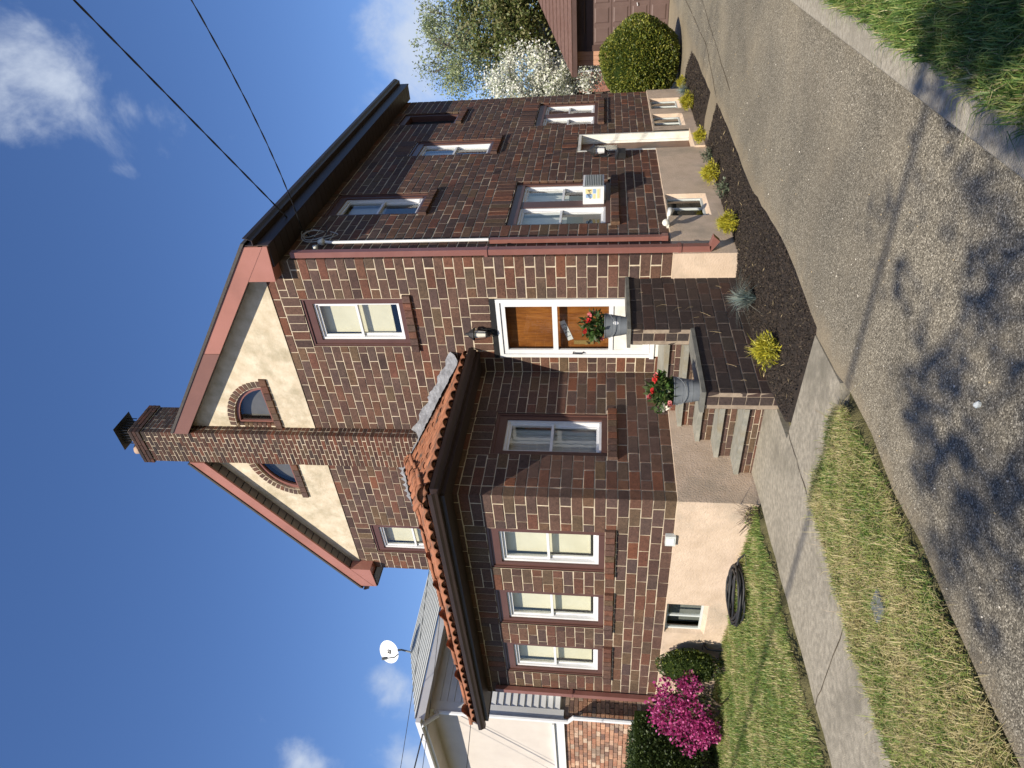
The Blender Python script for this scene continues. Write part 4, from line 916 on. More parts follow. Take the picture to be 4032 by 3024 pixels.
def blades(name, pts, h, w, mats, wts, lean=.5, parent=None, dirs=None, patch=None, hmul=None):
    n = len(pts); pts = np.asarray(pts); th = rng.uniform(0, 2 * np.pi, n); ln = np.abs(rng.normal(0, lean, n))
    d = np.stack([np.cos(th), np.sin(th), np.zeros(n)], 1) if dirs is None else dirs
    hh = h * rng.uniform(.45, 1.3, n) * (1 if hmul is None else hmul); s = np.stack([-d[:, 1], d[:, 0], np.zeros(n)], 1); ww = (w * rng.uniform(.6, 1.3, n))[:, None]
    mid = pts + d * (hh * ln * .35)[:, None]; mid[:, 2] += hh * .6; tip = pts + d * (hh * ln)[:, None]; tip[:, 2] += hh * np.clip(1.05 - ln * .45, .15, 1)
    v = np.stack([pts - s * ww * .5, pts + s * ww * .5, mid + s * ww * .4, mid - s * ww * .4, tip], 1).reshape(-1, 3)
    k = np.arange(n)[:, None] * 5; f = np.concatenate([k + np.array([0, 1, 2]), k + np.array([0, 2, 3]), k + np.array([3, 2, 4])], 0)
    if patch is None: mi = rng.choice(len(mats), n, p=np.array(wts) / sum(wts))
    else:
        w_ = np.array(wts)[None, :] * np.exp(patch[:, None] * np.array(PATCH[:len(mats)])[None, :]); cum = np.cumsum(w_ / w_.sum(1)[:, None], 1); mi = (rng.random(n)[:, None] > cum).sum(1).clip(0, len(mats) - 1)
    mi = np.tile(mi, 3)
    return arr(v, f, 3, name, mats, mi, parent)
PATCH = (-.6, .3, 1.3, -1.0)
def shell(n, c, r, inner=.75, rough=.12, zmin=None):
    """points in the outer shell of a lumpy ellipsoid"""
    d = rng.normal(size=(n, 3)); d /= np.linalg.norm(d, axis=1)[:, None]
    k = 1 + rough * (np.sin(d[:, 0] * 7 + c[0]) + np.sin(d[:, 1] * 8 + 2 + c[1]) + np.sin(d[:, 2] * 6 + 1)) / 2
    rad = (inner + (1 - inner) * rng.random(n) ** .5) * k
    p = d * rad[:, None] * np.array(r) + np.array(c)
    if zmin is not None: d = d[p[:, 2] > zmin]; p = p[p[:, 2] > zmin]
    return p, d
def scatter(poly, n):
    xs = [p[0] for p in poly]; ys = [p[1] for p in poly]; x = rng.uniform(min(xs), max(xs), n); y = rng.uniform(min(ys), max(ys), n); m = inpoly_np(x, y, poly); return x[m], y[m]
# ------------------------------------------------------------------ pots on the cheek wall
def pot(c, label, h=.26, sticker=False):
    T = thing('metal_bucket', label, 'bucket', c, 'grey metal flower buckets on the step wall')
    s = MB(); s.lathe([(.001, .012), (.098, .012), (.10, 0), (.104, .0), (.118, h * .28), (.121, h * .28), (.121, h * .31), (.119, h * .31), (.134, h * .68), (.137, h * .68), (.137, h * .71), (.135, h * .71), (.147, h - .01), (.153, h - .005), (.153, h + .004), (.146, h), (.140, h - .03), (.134, h * .7)], c, 44); s.build('pail', 'galv', T)
    s = MB(); s.lathe([(.001, h - .045), (.138, h - .04)], c, 18); s.build('potting_soil', 'soil', T)
    s = MB(); s.tube([(c[0] + .150 * math.cos(t), c[1] + .150 * math.sin(t), c[2] + h - .02 - .10 * math.sin((t - 3.6) * 1.0) * (1 if 3.6 < t < 6.7 else 0)) for t in np.linspace(3.6, 6.7, 14)], .0035, 5); s.build('bail_handle', 'galv', T)
    if sticker:
        dv = Vector((CAM.x - c[0], CAM.y - c[1], 0)).normalized(); a0 = math.atan2(dv.y, dv.x) + .25; s = MB(); seg = 14; ring = []
        for i in range(seg):
            t = 2 * math.pi * i / seg; z = h * .5 + .035 * math.sin(t); rr_ = .1045 + (.150 - .1045) * (z / h) + .002; aa = a0 + .022 * math.cos(t) / .13; ring.append((c[0] + rr_ * math.cos(aa), c[1] + rr_ * math.sin(aa), c[2] + z))
        s.quad(*ring); s.build('sticker', 'white', T)
    return T
pot((-.437, -.97, 1.290), 'grey metal bucket with oval sticker on the upper step wall by the door', sticker=True)
pot((-.437, -2.215, .575), 'plain grey metal bucket on the lower front end of the step wall')
def flowers(c, label, seed, pinks):
    T = thing('flowering_plant', label, 'plant', c, 'pink and red flowering plants in the buckets')
    p, d = shell(420, (c[0], c[1], c[2] + .13), (.19, .19, .17), .3, .2, c[2] - .02); leaves('foliage', p, .085, ['leafg', 'hedge2', 'grass4'], (5, 3, 2), T, .2, .42, d)
    st = MB()
    for i in range(12):
        q = p[i * 7 % len(p)]; st.tube([(c[0] + random.uniform(-.03, .03), c[1] + random.uniform(-.03, .03), c[2] - .04), tuple((np.array(c) + q) / 2 + np.array([0, 0, .02])), tuple(q)], .004, 5)
    st.build('stems', 'herb', T)
    for i in range(pinks):
        t = seed + i * 2.4; z = c[2] + .06 + .22 * ((i * .618) % 1); rr_ = .17 * math.sqrt(max(.1, 1 - ((z - c[2] - .13) / .2) ** 2)); q = np.array((c[0] + rr_ * math.cos(t), c[1] + rr_ * math.sin(t), z))
        pp = np.repeat(q[None], 9, 0) + rng.normal(0, .012, (9, 3)); leaves('flower', pp, .062, [('leafr', 'leafp', 'leafw')[i % 3] if i % 4 else 'leafp'], (1,), T, .1, .6, np.repeat(np.array([[math.cos(t), math.sin(t), .3]]), 9, 0))
flowers((-.437, -.97, 1.53), 'leafy plant with pink flowers in the bucket by the front door', 3.9, 8)
flowers((-.437, -2.215, .815), 'dense dark-leaved plant with red and white flowers in the lower bucket', 4.4, 9)
# ------------------------------------------------------------------ bed plants
def gold(x, y, r, label, seed):
    z = float(zbed(np.array([x]), np.array([y]))[0]); T = thing('golden_thread_shrub', label, 'shrub', (x, y, z), 'small golden shrubs in the mulch beds')
    n = 900; p, d = shell(n, (x, y, z + r * .8), (r * random.uniform(.85, 1.05), r * random.uniform(.85, 1.1), r * random.uniform(.8, 1.0)), .45, .3, z + .01)
    h = np.full(len(p), .11); blades('foliage', p - d * .05, .065, .010, ['yellow1', 'yellow2'], (3, 1), .9, T, d / np.linalg.norm(d, axis=1)[:, None])
    leaves('sprays', p, .045, ['yellow1', 'yellow2'], (3, 2), T, .1, .22, d)
    s = MB(); s.tube([(x, y, z - .02), (x, y, z + r * .5)], [.012, .006], 6)
    for i in range(7): t = i * .9 + seed; s.tube([(x, y, z), (x + r * .6 * math.cos(t), y + r * .6 * math.sin(t), z + r * .9)], [.006, .003], 5)
    s.build('stem', 'twig', T)
gold(.17, -2.33, .145, 'round golden shrub in the bed before the step wall front', 1)
gold(.28, .30, .145, 'golden shrub by the house corner under the downspout', 2)
gold(.27, 2.05, .15, 'wide golden shrub between basement window and side door', 3)
gold(.27, 3.72, .115, 'golden shrub at the foot of the side door', 4)
gold(.26, 5.75, .16, 'golden shrub below the two small basement windows', 5)
gold(.22, 7.25, .11, 'farthest golden shrub at the back corner by the big round bush', 6)
def tuft(x, y, r, label, mats, n=420):
    z = float(zbed(np.array([x]), np.array([y]))[0]); th = rng.uniform(0, 2 * np.pi, n); rad = rng.random(n) ** .6 * .03
    p = np.stack([x + rad * np.cos(th), y + rad * np.sin(th), np.full(n, z)], 1); d = np.stack([np.cos(th), np.sin(th), np.zeros(n)], 1)
    o = blades('ornamental_grass', p, r * 1.25, .005, mats, (3, 1), .75, None, d); tag(o, label, 'grass tuft', 'blue grey grass tufts in the beds'); return o
tuft(.07, -1.20, .22, 'blue grey ornamental grass tuft beside the brick step wall', ['fescue', 'fescue2']); tuft(.24, 6.55, .19, 'bluish grass tuft between the two farthest golden shrubs', ['fescue', 'fescue2'])
def herb(x, y, r, label):
    z = float(zbed(np.array([x]), np.array([y]))[0]); T = thing('grey_green_herb', label, 'plant', (x, y, z), 'sparse grey green herbs in the mulch'); p, d = shell(170, (x, y, z + r * .7), (r, r, r * .8), .2, .3, z); leaves('foliage', p, .04, ['herb', 'herb2'], (2, 1), T, .2, .4, d)
    s = MB()
    for i in range(16): q = p[i * 9 % len(p)]; s.tube([(x, y, z - .01), tuple(q)], [.003, .002], 4)
    s.build('stems', 'herb', T)
herb(.36, 1.22, .13, 'sparse grey green herb under the basement window'); herb(.24, 2.85, .12, 'low grey green herb against the foundation near the side door')
# mulch chips
x, y = scatter(bed1, 26000); z = zbed(x, y) + .006; keep = (x > -.3); o = leaves('mulch_chips', np.stack([x, y, z], 1)[keep], .030, ['chip', 'mulch', 'soil'], (5, 3, 1), None, 0, .38, None, .05); stuff(o); tag(o, 'dark brown bark mulch chips covering the near bed', 'mulch')
x, y = scatter(bed2, 6000); o = leaves('mulch_chips', np.stack([x, y, zbed(x, y) + .006], 1), .034, ['chip', 'mulch', 'soil'], (5, 3, 1), None, 0, .38, None, .05); stuff(o); tag(o, 'dark brown bark mulch chips covering the far bed', 'mulch')
x, y = scatter(bed1, 90); o = leaves('straw_bits', np.stack([x, y, zbed(x, y) + .018], 1), .07, ['straw'], (1,), None, 0, .07, np.stack([rng.normal(size=len(x)), rng.normal(size=len(x)), np.zeros(len(x))], 1) * 3, .0); stuff(o); tag(o, 'pale straw bits lying on the mulch', 'straw')
x, y = scatter([(.9, -7.5), (2.85, -7.5), (2.8, 9), (.9, 9)], 900); o = leaves('loose_grit', np.stack([x, y, np.full(len(x), ZG + .006)], 1), .014, ['sandgrit', 'straw', 'dry'], (4, 1, 1), None, 0, .6, np.stack([rng.normal(size=len(x)), rng.normal(size=len(x)), np.zeros(len(x))], 1) * 4, .15); stuff(o); tag(o, 'loose pale grit and leaf bits strewn over the driveway', 'grit')
# ------------------------------------------------------------------ lawns
def grass(name, poly, zf, n, h, w, mats, wts, lean, label):
    x, y = scatter(poly, n); q = np.stack([x, y, zf(x, y) - .008], 1)
    v = q - np.array(CAM); zz = v @ np.array(fw); m = (zz > .3) & (np.abs(v @ np.array(r2)) < zz * .68) & (np.abs(v @ np.array(u2)) < zz * .9)
    if name == 'lawn_grass' and h < .066: m &= (hn(x * 2.1 + 4, y * 1.7, 1.3) + rng.normal(0, .35, len(x)) < .75)
    q = q[m]; pt = hn(q[:, 0] * 1.3, q[:, 1] * 1.3, 1.0) + .6 * hn(q[:, 0] * 4.1 + 3, q[:, 1] * 3.7, 1.0)
    o = blades(name, q, h, w, mats, wts, lean, None, None, pt, 1 + .35 * hn(q[:, 0] * 2.3 + 7, q[:, 1] * 2.9, 1.0)); stuff(o); tag(o, label, 'grass'); return o
visL = [p for p in lawnL[:-5]] + [(-9.5, -9), (-9.5, -2.3), (-6.6, -2.3), (-6.6, -2.48), (-2, -2.48)]
grass('lawn_grass', visL, zl, 260000, .068, .0062, ['grass1', 'grass2', 'grass3', 'grass4'], (4.2, 4.2, 2.4, 1.2), .85, 'green lawn in front of the sunroom left of the walk')
grass('lawn_grass', lawnR, zr, 75000, .062, .0052, ['grass1', 'grass2', 'grass3', 'grass4'], (2.2, 4, 6.5, .6), 1.3, 'patchy yellow green grass strip between walk and driveway')
x, y = scatter(lawnR, 1500); q = np.stack([x, y, zr(x, y)], 1); o = blades('dry_grass', q, .15, .0035, ['grass3', 'dry', 'grass2'], (3, 1, 2), 1.3); stuff(o); tag(o, 'long dry straw-coloured stalks in the grass strip', 'grass')
grass('lawn_grass', [(3.07, -7.2), (3.10, 6), (6, 6), (6, -7.2)], zk, 230000, .10, .0060, ['grass1', 'grass2', 'grass3', 'grass4'], (4, 2.6, .5, 3), .9, 'thick dark green grass beyond the concrete kerb')
# soil lip along the drive edge of the strip
# ------------------------------------------------------------------ shrubs by the sunroom
az = thing('azalea', 'magenta flowering azalea bush by the left end of the sunroom', 'shrub', (-5.55, -2.95, -.13))
cl = [(-5.15, -2.95, .52, .30), (-5.55, -3.05, .62, .32), (-5.95, -3.0, .50, .28), (-5.35, -3.2, .30, .26), (-5.75, -3.25, .30, .28), (-4.9, -2.95, .36, .18), (-6.1, -3.1, .22, .24), (-5.55, -3.3, .12, .2)]
pp = []; dd = []
for c in cl:
    p, d = shell(int(rng.integers(300, 760)), c[:3], (c[3], c[3], c[3] * .85), .5, .25); pp.append(p); dd.append(d)
leaves('blossom', np.concatenate(pp), .046, ['magenta1', 'magenta2', 'magenta3'], (4, 1.2, 3.2), az, .1, .75, np.concatenate(dd))
p, d = shell(900, (-5.55, -2.95, .32), (.6, .32, .40), .2, .2); leaves('foliage', p, .05, ['hedge1', 'hedge2'], (2, 2), az, .1, .5, d)
s = MB()
for i in range(11):
    c = cl[i % len(cl)]; s.tube([(-5.55 + random.uniform(-.1, .1), -2.95, -.16), (-5.55 + (c[0] + 5.55) * .6, -2.95 + (c[1] + 2.95) * .6, c[2] * .35), (c[0], c[1], c[2])], [.016, .011, .005], 6)
for i in range(5): s.tube([(-5.3, -3.0, -.14), (-4.9 + .1 * i, -3.25 - .05 * i, -.02 + .03 * i)], [.010, .005], 5)
s.build('stems', 'twig', az)
def clipped(name, label, c, r, n, mats, wts, size, group=None, rough=.05):
    T = thing(name, label, 'hedge' if 'hedge' in name else 'shrub', (c[0], c[1], -.15), group)
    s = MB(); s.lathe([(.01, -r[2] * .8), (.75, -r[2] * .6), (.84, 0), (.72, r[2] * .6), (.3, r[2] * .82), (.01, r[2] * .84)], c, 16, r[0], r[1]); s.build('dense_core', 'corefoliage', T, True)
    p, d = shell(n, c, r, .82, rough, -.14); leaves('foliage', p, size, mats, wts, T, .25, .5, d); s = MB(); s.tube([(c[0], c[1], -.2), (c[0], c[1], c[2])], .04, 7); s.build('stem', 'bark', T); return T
clipped('boxwood', 'small clipped green bush between azalea and sunroom wall', (-4.85, -2.76, .35), (.28, .22, .44), 2600, ['hedge2', 'hedge1', 'yew1'], (3, 2, 1), .036)
def boxhedge():
    T = thing('clipped_hedge', 'dark clipped hedge at the far left behind the azalea', 'hedge', (-7.2, -3.3, -.15)); x0, x1, y0, y1, z0, z1 = -8.6, -5.95, -3.95, -2.75, -.1, 1.12
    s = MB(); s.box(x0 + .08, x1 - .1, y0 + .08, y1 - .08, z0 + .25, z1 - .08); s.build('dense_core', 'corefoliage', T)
    n = 16000; a = rng.random((n, 3)); f = rng.integers(0, 5, n); a[f == 0, 2] = 1 - rng.random((f == 0).sum()) ** 2 * .08; a[f == 1, 0] = 1 - rng.random((f == 1).sum()) ** 2 * .05; a[f == 2, 1] = rng.random((f == 2).sum()) ** 2 * .1; a[f == 3, 0] = rng.random((f == 3).sum()) * .04; a[f == 4, 1] = 1 - rng.random((f == 4).sum()) * .1
    q = np.array([x0, y0, z0]) + a * np.array([x1 - x0, y1 - y0, z1 - z0]); ctr = np.array([(x0 + x1) / 2, (y0 + y1) / 2, (z0 + z1) / 2]); d = (q - ctr); 
    ax = np.abs(d) / np.array([x1 - x0, y1 - y0, z1 - z0]) * 2; k = np.clip(((ax ** 5).sum(1)) ** .2, 1, 2); q = ctr + d / k[:, None]; q += rng.normal(0, .02, q.shape)
    leaves('foliage', q, .045, ['hedge1', 'hedge2'], (3, 2), T, .2, .5, d / np.linalg.norm(d, axis=1)[:, None]); s = MB()
    for x in (-8.2, -7.3, -6.5): s.tube([(x, -3.35, -.2), (x + .05, -3.3, .5)], [.05, .03], 7)
    s.build('stems', 'bark', T)
boxhedge()
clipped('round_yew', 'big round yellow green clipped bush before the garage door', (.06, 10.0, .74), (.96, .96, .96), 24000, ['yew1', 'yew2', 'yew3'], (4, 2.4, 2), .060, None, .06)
wc = thing('dry_weed_clump', 'clump of bare brown twigs at the sunroom front corner', 'weed', (-1.95, -2.55, -.15)); s = MB()
for i in range(46):
    t = random.uniform(0, 6.3); l = random.uniform(.12, .32); b0 = Vector((-1.95 + random.uniform(-.08, .08), -2.56 + random.uniform(-.05, .04), -.16)); e_ = b0 + Vector((math.cos(t) * l * .7, math.sin(t) * l * .5 - .05, l * random.uniform(.4, 1.1))); s.tube([b0, b0.lerp(e_, .5) + Vector((random.uniform(-.03, .03), 0, .02)), e_], [.004, .003, .0015], 4)
s.build('twigs', 'twig', wc); p, d = shell(220, (-1.95, -2.57, -.1), (.13, .08, .07), .2, .2); leaves('dead_leaves', p, .035, ['dry', 'grass3', 'grass1'], (4, 2, 1), wc)
# hose coil
s = MB(); pth = []
for i in range(190):
    t = i / 22 * 2 * math.pi / 1.0; k = i / 190; rr_ = .30 + .035 * math.sin(t * .37 + 1) + .02 * math.sin(i * .8); pth.append((-3.12 + rr_ * 1.25 * math.cos(t) + .03 * math.sin(k * 9), -2.80 + rr_ * .95 * math.sin(t), -.085 + .07 * k + .012 * math.sin(t * 2.3)))
s.tube(pth, .013, 7); s.tube([pth[-1], (-2.85, -2.72, -.02), (-2.68, -2.6, -.06), (-2.55, -2.62, -.12), (-2.62, -2.74, -.12)], .013, 7); tag(s.build('garden_hose', 'rubber', None, True), 'coiled black garden hose lying on the lawn', 'hose')
vb = MB(); vb.box(.16, .32, -5.27, -5.13, -.19, -.128); vbo = vb.build('valve_cover', 'acgrille'); tag(vbo, 'small square grey block sunk in the grass strip', 'block')
s = MB(); s.lathe([(.001, -.01), (.035, -.01), (.045, .005), (.02, .018), (.001, .02)], (1.86, -5.19, ZG + .010), 7, .45, .3); tag(s.build('white_pebble', 'dishgrey'), 'white crumpled scrap lying on the asphalt', 'litter')

# ------------------------------------------------------------------ overhead wires at the house corner
def sagpath(a, b, sag, n=28):
    a, b = Vector(a), Vector(b); return [a.lerp(b, i / n) - Vector((0, 0, sag * 4 * (i / n) * (1 - i / n))) for i in range(n + 1)]
def twisted(mb, path, r, off, turns):
    n = len(path)
    L = []
    for k in (0, math.pi):
        q = []
        m = n * 6
        for i in range(m):
            t = i / (m - 1) * (n - 1); j = min(int(t), n - 2); p = path[j].lerp(path[j + 1], t - j); a = k + turns * 2 * math.pi * i / m
            q.append(p + Vector((.3 * math.cos(a), .5 * math.cos(a), math.sin(a))) * off)
        L.append(q); mb.tube(q, r, 5)
T = thing('service_cable', 'upper twisted black power cable running from eave corner to the sky', 'cable', (.1, .75, 5.9)); s = MB(); twisted(s, sagpath((.10, .80, 5.98), (14, -6.94, 9.05), .04), .0075, .0065, 26); s.build('conductors', 'cable', T)
T = thing('telephone_cable', 'lower twisted black cable meeting the house at the eave corner', 'cable', (.1, .7, 5.8)); s = MB(); twisted(s, [Vector((.1 + x, .70 - .42 * x - .006 * x * x, 5.86 - .16 * x + .030 * x * x)) for x in np.linspace(0, 13.9, 29)], .0055, .005, 30); s.build('conductors', 'cable', T)
lp = thing('cable_loops', 'tangle of grey cable loops and clamps under the eave corner', 'cable', (.08, .55, 5.6)); s = MB()
for i, (r_, cy_, cz_, ph) in enumerate(((.17, .62, 5.62, 0), (.22, .60, 5.58, .6), (.14, .70, 5.72, 1.2))):
    s.tube([(.07 + .02 * math.sin(t * 2 + i), cy_ + r_ * .8 * math.cos(t + ph), cz_ + r_ * 1.2 * math.sin(t + ph)) for t in np.linspace(0, 5.3, 22)], .007, 6)
s.build('loops', 'greycable', lp); s = MB(); s.tube([(.10, .80, 5.98), (.06, .70, 5.80), (.05, .55, 5.62), (.05, .44, 5.5)], .009, 6); s.tube([(.10, .70, 5.86), (.07, .9, 5.75), (.05, .95, 5.6), (.05, .5, 5.45)], .006, 6); s.tube([(.012, .86, 5.90), (.10, .80, 5.98)], .012, 6); s.tube([(.012, .72, 5.80), (.10, .70, 5.86)], .010, 6); s.build('drop_wires', 'cable', lp)
s = MB(); s.lathe([(.001, 0), (.045, 0), (.05, .03), (.03, .08), (.001, .09)], (.06, .42, 5.46), 10); s.tube([(.01, .24, 5.52), (.09, .24, 5.52)], .035, 10); s.build('insulator', 'offwhite', lp, True)
# street utility line behind the photographer, whose shadow crosses the drive and lawn
for i, (px, py, lab) in enumerate(((14.0, -6.7, 'wooden pole carrying the service cables out of view right'), (14.0, -10.9, 'wooden utility pole out of view to the right of the street'), (-22.0, -10.9, 'wooden utility pole out of view far down the street'))):
    T = thing('utility_pole', lab, 'pole', (px, py, -.2)); s = MB(); s.tube([(px, py, -.3), (px, py, 9.6)], [.16, .11], 10); s.build('post', 'bark', T); s = MB(); s.box(px - .06, px + .06, py - 1, py + 1, 9.0, 9.12); s.build('crossarm', 'bark', T)
s = MB(); s.tube(sagpath((14, -10.9, 7.45), (-22, -10.9, 7.45), .35, 40), .024, 6); tag(s.build('street_cable', 'cable', None), 'thick street cable behind the photographer between utility poles', 'cable')
# ------------------------------------------------------------------ trees
def tree(name, label, base, h, crown, nclump, nleaf, size, mats, wts, rr_, trunk=.14, group=None, asp=.55, limbs=9, spread=1.0):
    T = thing(name, label, 'tree', base, group); rd = random.Random(rr_); b = Vector(base); s = MB(); top = b + Vector((rd.uniform(-.3, .3), rd.uniform(-.3, .3), h))
    c = Vector(crown[:3]); r = Vector(crown[3:])
    path = [b + (top - b) * t + Vector((.12 * math.sin(t * 5 + rr_), .12 * math.cos(t * 4 + rr_), 0)) * t for t in (0, .2, .4, .6, .8, 1)]; s.tube(path, [trunk, trunk * .8, trunk * .66, trunk * .48, trunk * .3, trunk * .12], 9)
    P_, D_ = [], []
    for i in range(nclump):
        d = Vector((rd.gauss(0, 1), rd.gauss(0, 1), rd.gauss(0, 1))).normalized(); k = rd.random() ** .4
        q = c + Vector((d.x * r.x, d.y * r.y, d.z * r.z)) * k
        if i < limbs * 4:
            st = path[2 + i % 4].lerp(path[min(5, 3 + i % 4)], rd.random() * .7); md = st.lerp(q, .5) + Vector((0, 0, .06 * h * rd.random())); w = trunk * (.30 if i < limbs else .14); s.tube([st, md, q], [w, w * .6, w * .15], 6)
            if i < limbs * 2:
                for _ in range(3): e_ = q + Vector((rd.gauss(0, .3), rd.gauss(0, .3), rd.gauss(.1, .25))) * spread; s.tube([md.lerp(q, .6), q.lerp(e_, .3), e_], [w * .35, w * .22, w * .08], 5)
        m = int(nleaf / nclump * rd.uniform(.5, 1.5)); cr = rd.uniform(.14, .34) * min(r) * spread
        p = np.array(q) + rng.normal(0, 1, (m, 3)) * np.array([cr, cr, cr * .75]) * .6; P_.append(p)
    s.build('trunk', 'bark', T); leaves('crown', np.concatenate(P_), size, mats, wts, T, .1, asp); return T
tree('dogwood_tree', 'white flowering tree behind the house beside the garage roof', (-2.2, 16.2, -.2), 4.6, (-2.2, 16.2, 3.65, 1.45, 1.2, 2.0), 105, 20000, .085, ['bloom1', 'bloom2', 'sage1'], (6, 2, 1), 3, .12, 'trees behind the house', .7, 9)
tree('pale_leaved_tree', 'tall airy tree with pale sage leaves above the white blossoms', (-1.3, 21, -.2), 8.0, (-1.6, 21, 6.7, 2.4, 1.8, 2.4), 130, 17000, .11, ['sage1', 'sage2', 'herb2'], (3, 3, 1), 4, .18, 'trees behind the house', .5, 12)
tree('bronze_leaved_tree', 'dense bronze green tree rising over the garage roof', (.5, 19, -.2), 6.2, (.0, 19, 4.7, 1.9, 1.6, 2.2), 130, 21000, .13, ['bronze1', 'bronze2', 'yew2'], (3, 3, 1.5), 5, .16, 'trees behind the house', .55, 10)
tree('dark_leaved_tree', 'dark green tree at the right edge beyond the garage', (2.6, 19.5, -.2), 5.8, (2.3, 19.5, 4.4, 1.5, 1.5, 2.2), 100, 13000, .13, ['bronze2', 'yew2', 'yew1'], (3, 3, 2), 6, .16, 'trees behind the house', .55, 10)
# street trees behind the photographer: they throw the leafy shadow on the drive
tree('street_tree', 'leafy street tree behind the photographer shading the driveway', (6.1, -12.8, -.2), 6.6, (5.0, -11.45, 6.2, 2.1, 1.6, 1.15), 105, 3900, .085, ['sage1', 'bronze2'], (1, 1), 8, .15, None, .6, 9, .55)
tree('street_tree', 'second leafy street tree behind the photographer shading the kerb lawn', (7.6, -10.2, -.2), 5.8, (5.8, -9.7, 5.3, 1.1, 1.5, .9), 60, 3400, .095, ['sage1', 'bronze2'], (1, 1), 11, .15, None, .6, 9, .7)
# ------------------------------------------------------------------ garage
G = thing('garage', 'brown detached garage with panelled door and hipped shingle roof', 'garage', (1.6, 16.5, -.2)); gy = 14.0; gx0, gx1 = -.88, 4.2
s = MB(); s.box(gx0, gx1, gy + .03, gy + 5.2, -.25, 2.45); s.build('walls', 'garagetrim', G)
for i in range(3): s = MB(); s.box(gx0 + i * .126 + .003, gx0 + (i + 1) * .126 - .003, gy, gy + .028, -.2, 2.4); s.build('board', 'boards', G)
for i in range(12): s = MB(); s.box(gx0 - .022, gx0 - .001, gy + .01 + i * .42, gy + .41 + i * .42, -.2, 2.4); s.build('board', 'boards', G)
s = MB(); s.box(-.50, -.34, gy - .03, gy + .029, -.2, 2.12); s.box(-.34, 3.9, gy - .03, gy + .029, 1.96, 2.12); s.box(3.74, 3.9, gy - .03, gy + .029, -.2, 1.96); gf = s.build('door_frame', 'garagetrim', G)
s = MB(); s.box(-.34, 3.74, gy + .005, gy + .029, -.19, 1.96); gd = s.build('garage_door', 'garage', G)
for r_ in range(4):
    for c_ in range(8):
        x0, x1, z0, z1 = -.34 + c_ * .51 + .05, -.34 + (c_ + 1) * .51 - .05, -.19 + r_ * .535 + .06, -.19 + (r_ + 1) * .535 - .06
        s = MB(); i = .035; s.hexa([(x0, gy + .0045, z0), (x1, gy + .0045, z0), (x1, gy + .0045, z1), (x0, gy + .0045, z1), (x0 + i, gy - .012, z0 + i), (x1 - i, gy - .012, z0 + i), (x1 - i, gy - .012, z1 - i), (x0 + i, gy - .012, z1 - i)]); s.build('panel', 'garage', gd)
    s = MB(); s.box(-.34, 3.74, gy - .002, gy + .0046, -.19 + r_ * .535 - .006, -.19 + r_ * .535 + .006); s.build('section_joint', 'garagetrim', gd)
s = MB(); s.tube([(.62, gy - .002, .68), (.62, gy - .04, .68), (.70, gy - .04, .70)], .012, 6); s.build('handle', 'white', gd)
s = MB(); s.tube([(.0, gy - .06, 2.19), (3.4, gy - .06, 2.19)], .02, 6); s.tube([(.0, gy - .06, 2.19), (0, gy, 2.19)], .012, 5); s.build('rail', 'garagetrim', gf)
ex0, ex1, ey0, ey1, ez = -1.10, 4.4, 13.55, 19.4, 2.52; rx_, ry_, rz_ = 1.65, 16.5, 4.15
s = MB(); A_, B2, C_, D_2 = (ex0, ey0, ez), (ex1, ey0, ez), (ex1, ey1, ez), (ex0, ey1, ez); R1, R2_ = (rx_, ry_ - .3, rz_), (rx_, ry_ + .3, rz_)
s.quad(A_, B2, R1); s.quad(B2, C_, R2_, R1); s.quad(C_, D_2, R2_); s.quad(D_2, A_, R1, R2_); s.build('roof', 'groof', G)
# shingle courses on the front slope
for i in range(14):
    t = i / 14; t2 = (i + 1.05) / 14; f = lambda t: ((ex0 + (rx_ - ex0) * t), (ex1 + (rx_ - ex1) * t), ey0 + (ry_ - .3 - ey0) * t, ez + (rz_ - ez) * t)
    a, b = f(t), f(min(t2, .999)); s = MB(); s.hexa([(a[0], a[2] - .004, a[3] + .004), (a[1], a[2] - .004, a[3] + .004), (b[1], b[2], b[3] + .004), (b[0], b[2], b[3] + .004), (a[0], a[2] - .012, a[3] + .024), (a[1], a[2] - .012, a[3] + .024), (b[1], b[2], b[3] + .008), (b[0], b[2], b[3] + .008)]); s.build('shingle_course', 'groof', G)
s = MB(); s.box(ex0, ex1, ey0, ey0 + .025, ez - .13, ez - .004); s.box(ex0, ex0 + .025, ey0 + .025, ey1, ez - .13, ez - .004); s.build('fascia', 'garagetrim', G); s = MB(); s.box(ex0 + .025, ex1, ey0 + .025, gy + .02, ez - .12, ez - .10); s.build('soffit', 'garagetrim', G)
# ------------------------------------------------------------------ house at the back, glimpsed between house and garage
RH = thing('rear_house', 'red brick house with white window glimpsed between trees and garage', 'house', (-4, 24.5, -.2)); s = MB(); s.box(-6.5, -1.4, 22.5, 27, -.25, 3.0); s.build('wall', 'redbrick', RH); s = MB(); s.quad((-6.8, 22.2, 3.0), (-1.1, 22.2, 3.0), (-1.1, 24.75, 4.6), (-6.8, 24.75, 4.6)); s.quad((-6.8, 27.3, 3.0), (-1.1, 27.3, 3.0), (-1.1, 24.75, 4.6), (-6.8, 24.75, 4.6)); s.quad((-1.2, 22.3, 3.0), (-1.2, 27.2, 3.0), (-1.2, 24.75, 4.55)); s.build('roof', 'shingle', RH)
s = MB(); s.box(-3.05, -2.15, 22.44, 22.499, 1.55, 2.75); wq = s.build('window', 'white', RH)
for z0_ in (1.62, 2.18): s = MB(); s.box(-2.97, -2.23, 22.425, 22.439, z0_, z0_ + .48); s.build('pane', 'dark', wq)
s = MB(); s.box(-3.15, -2.05, 22.40, 22.499, 1.45, 1.545); s.build('sill', 'white', wq)
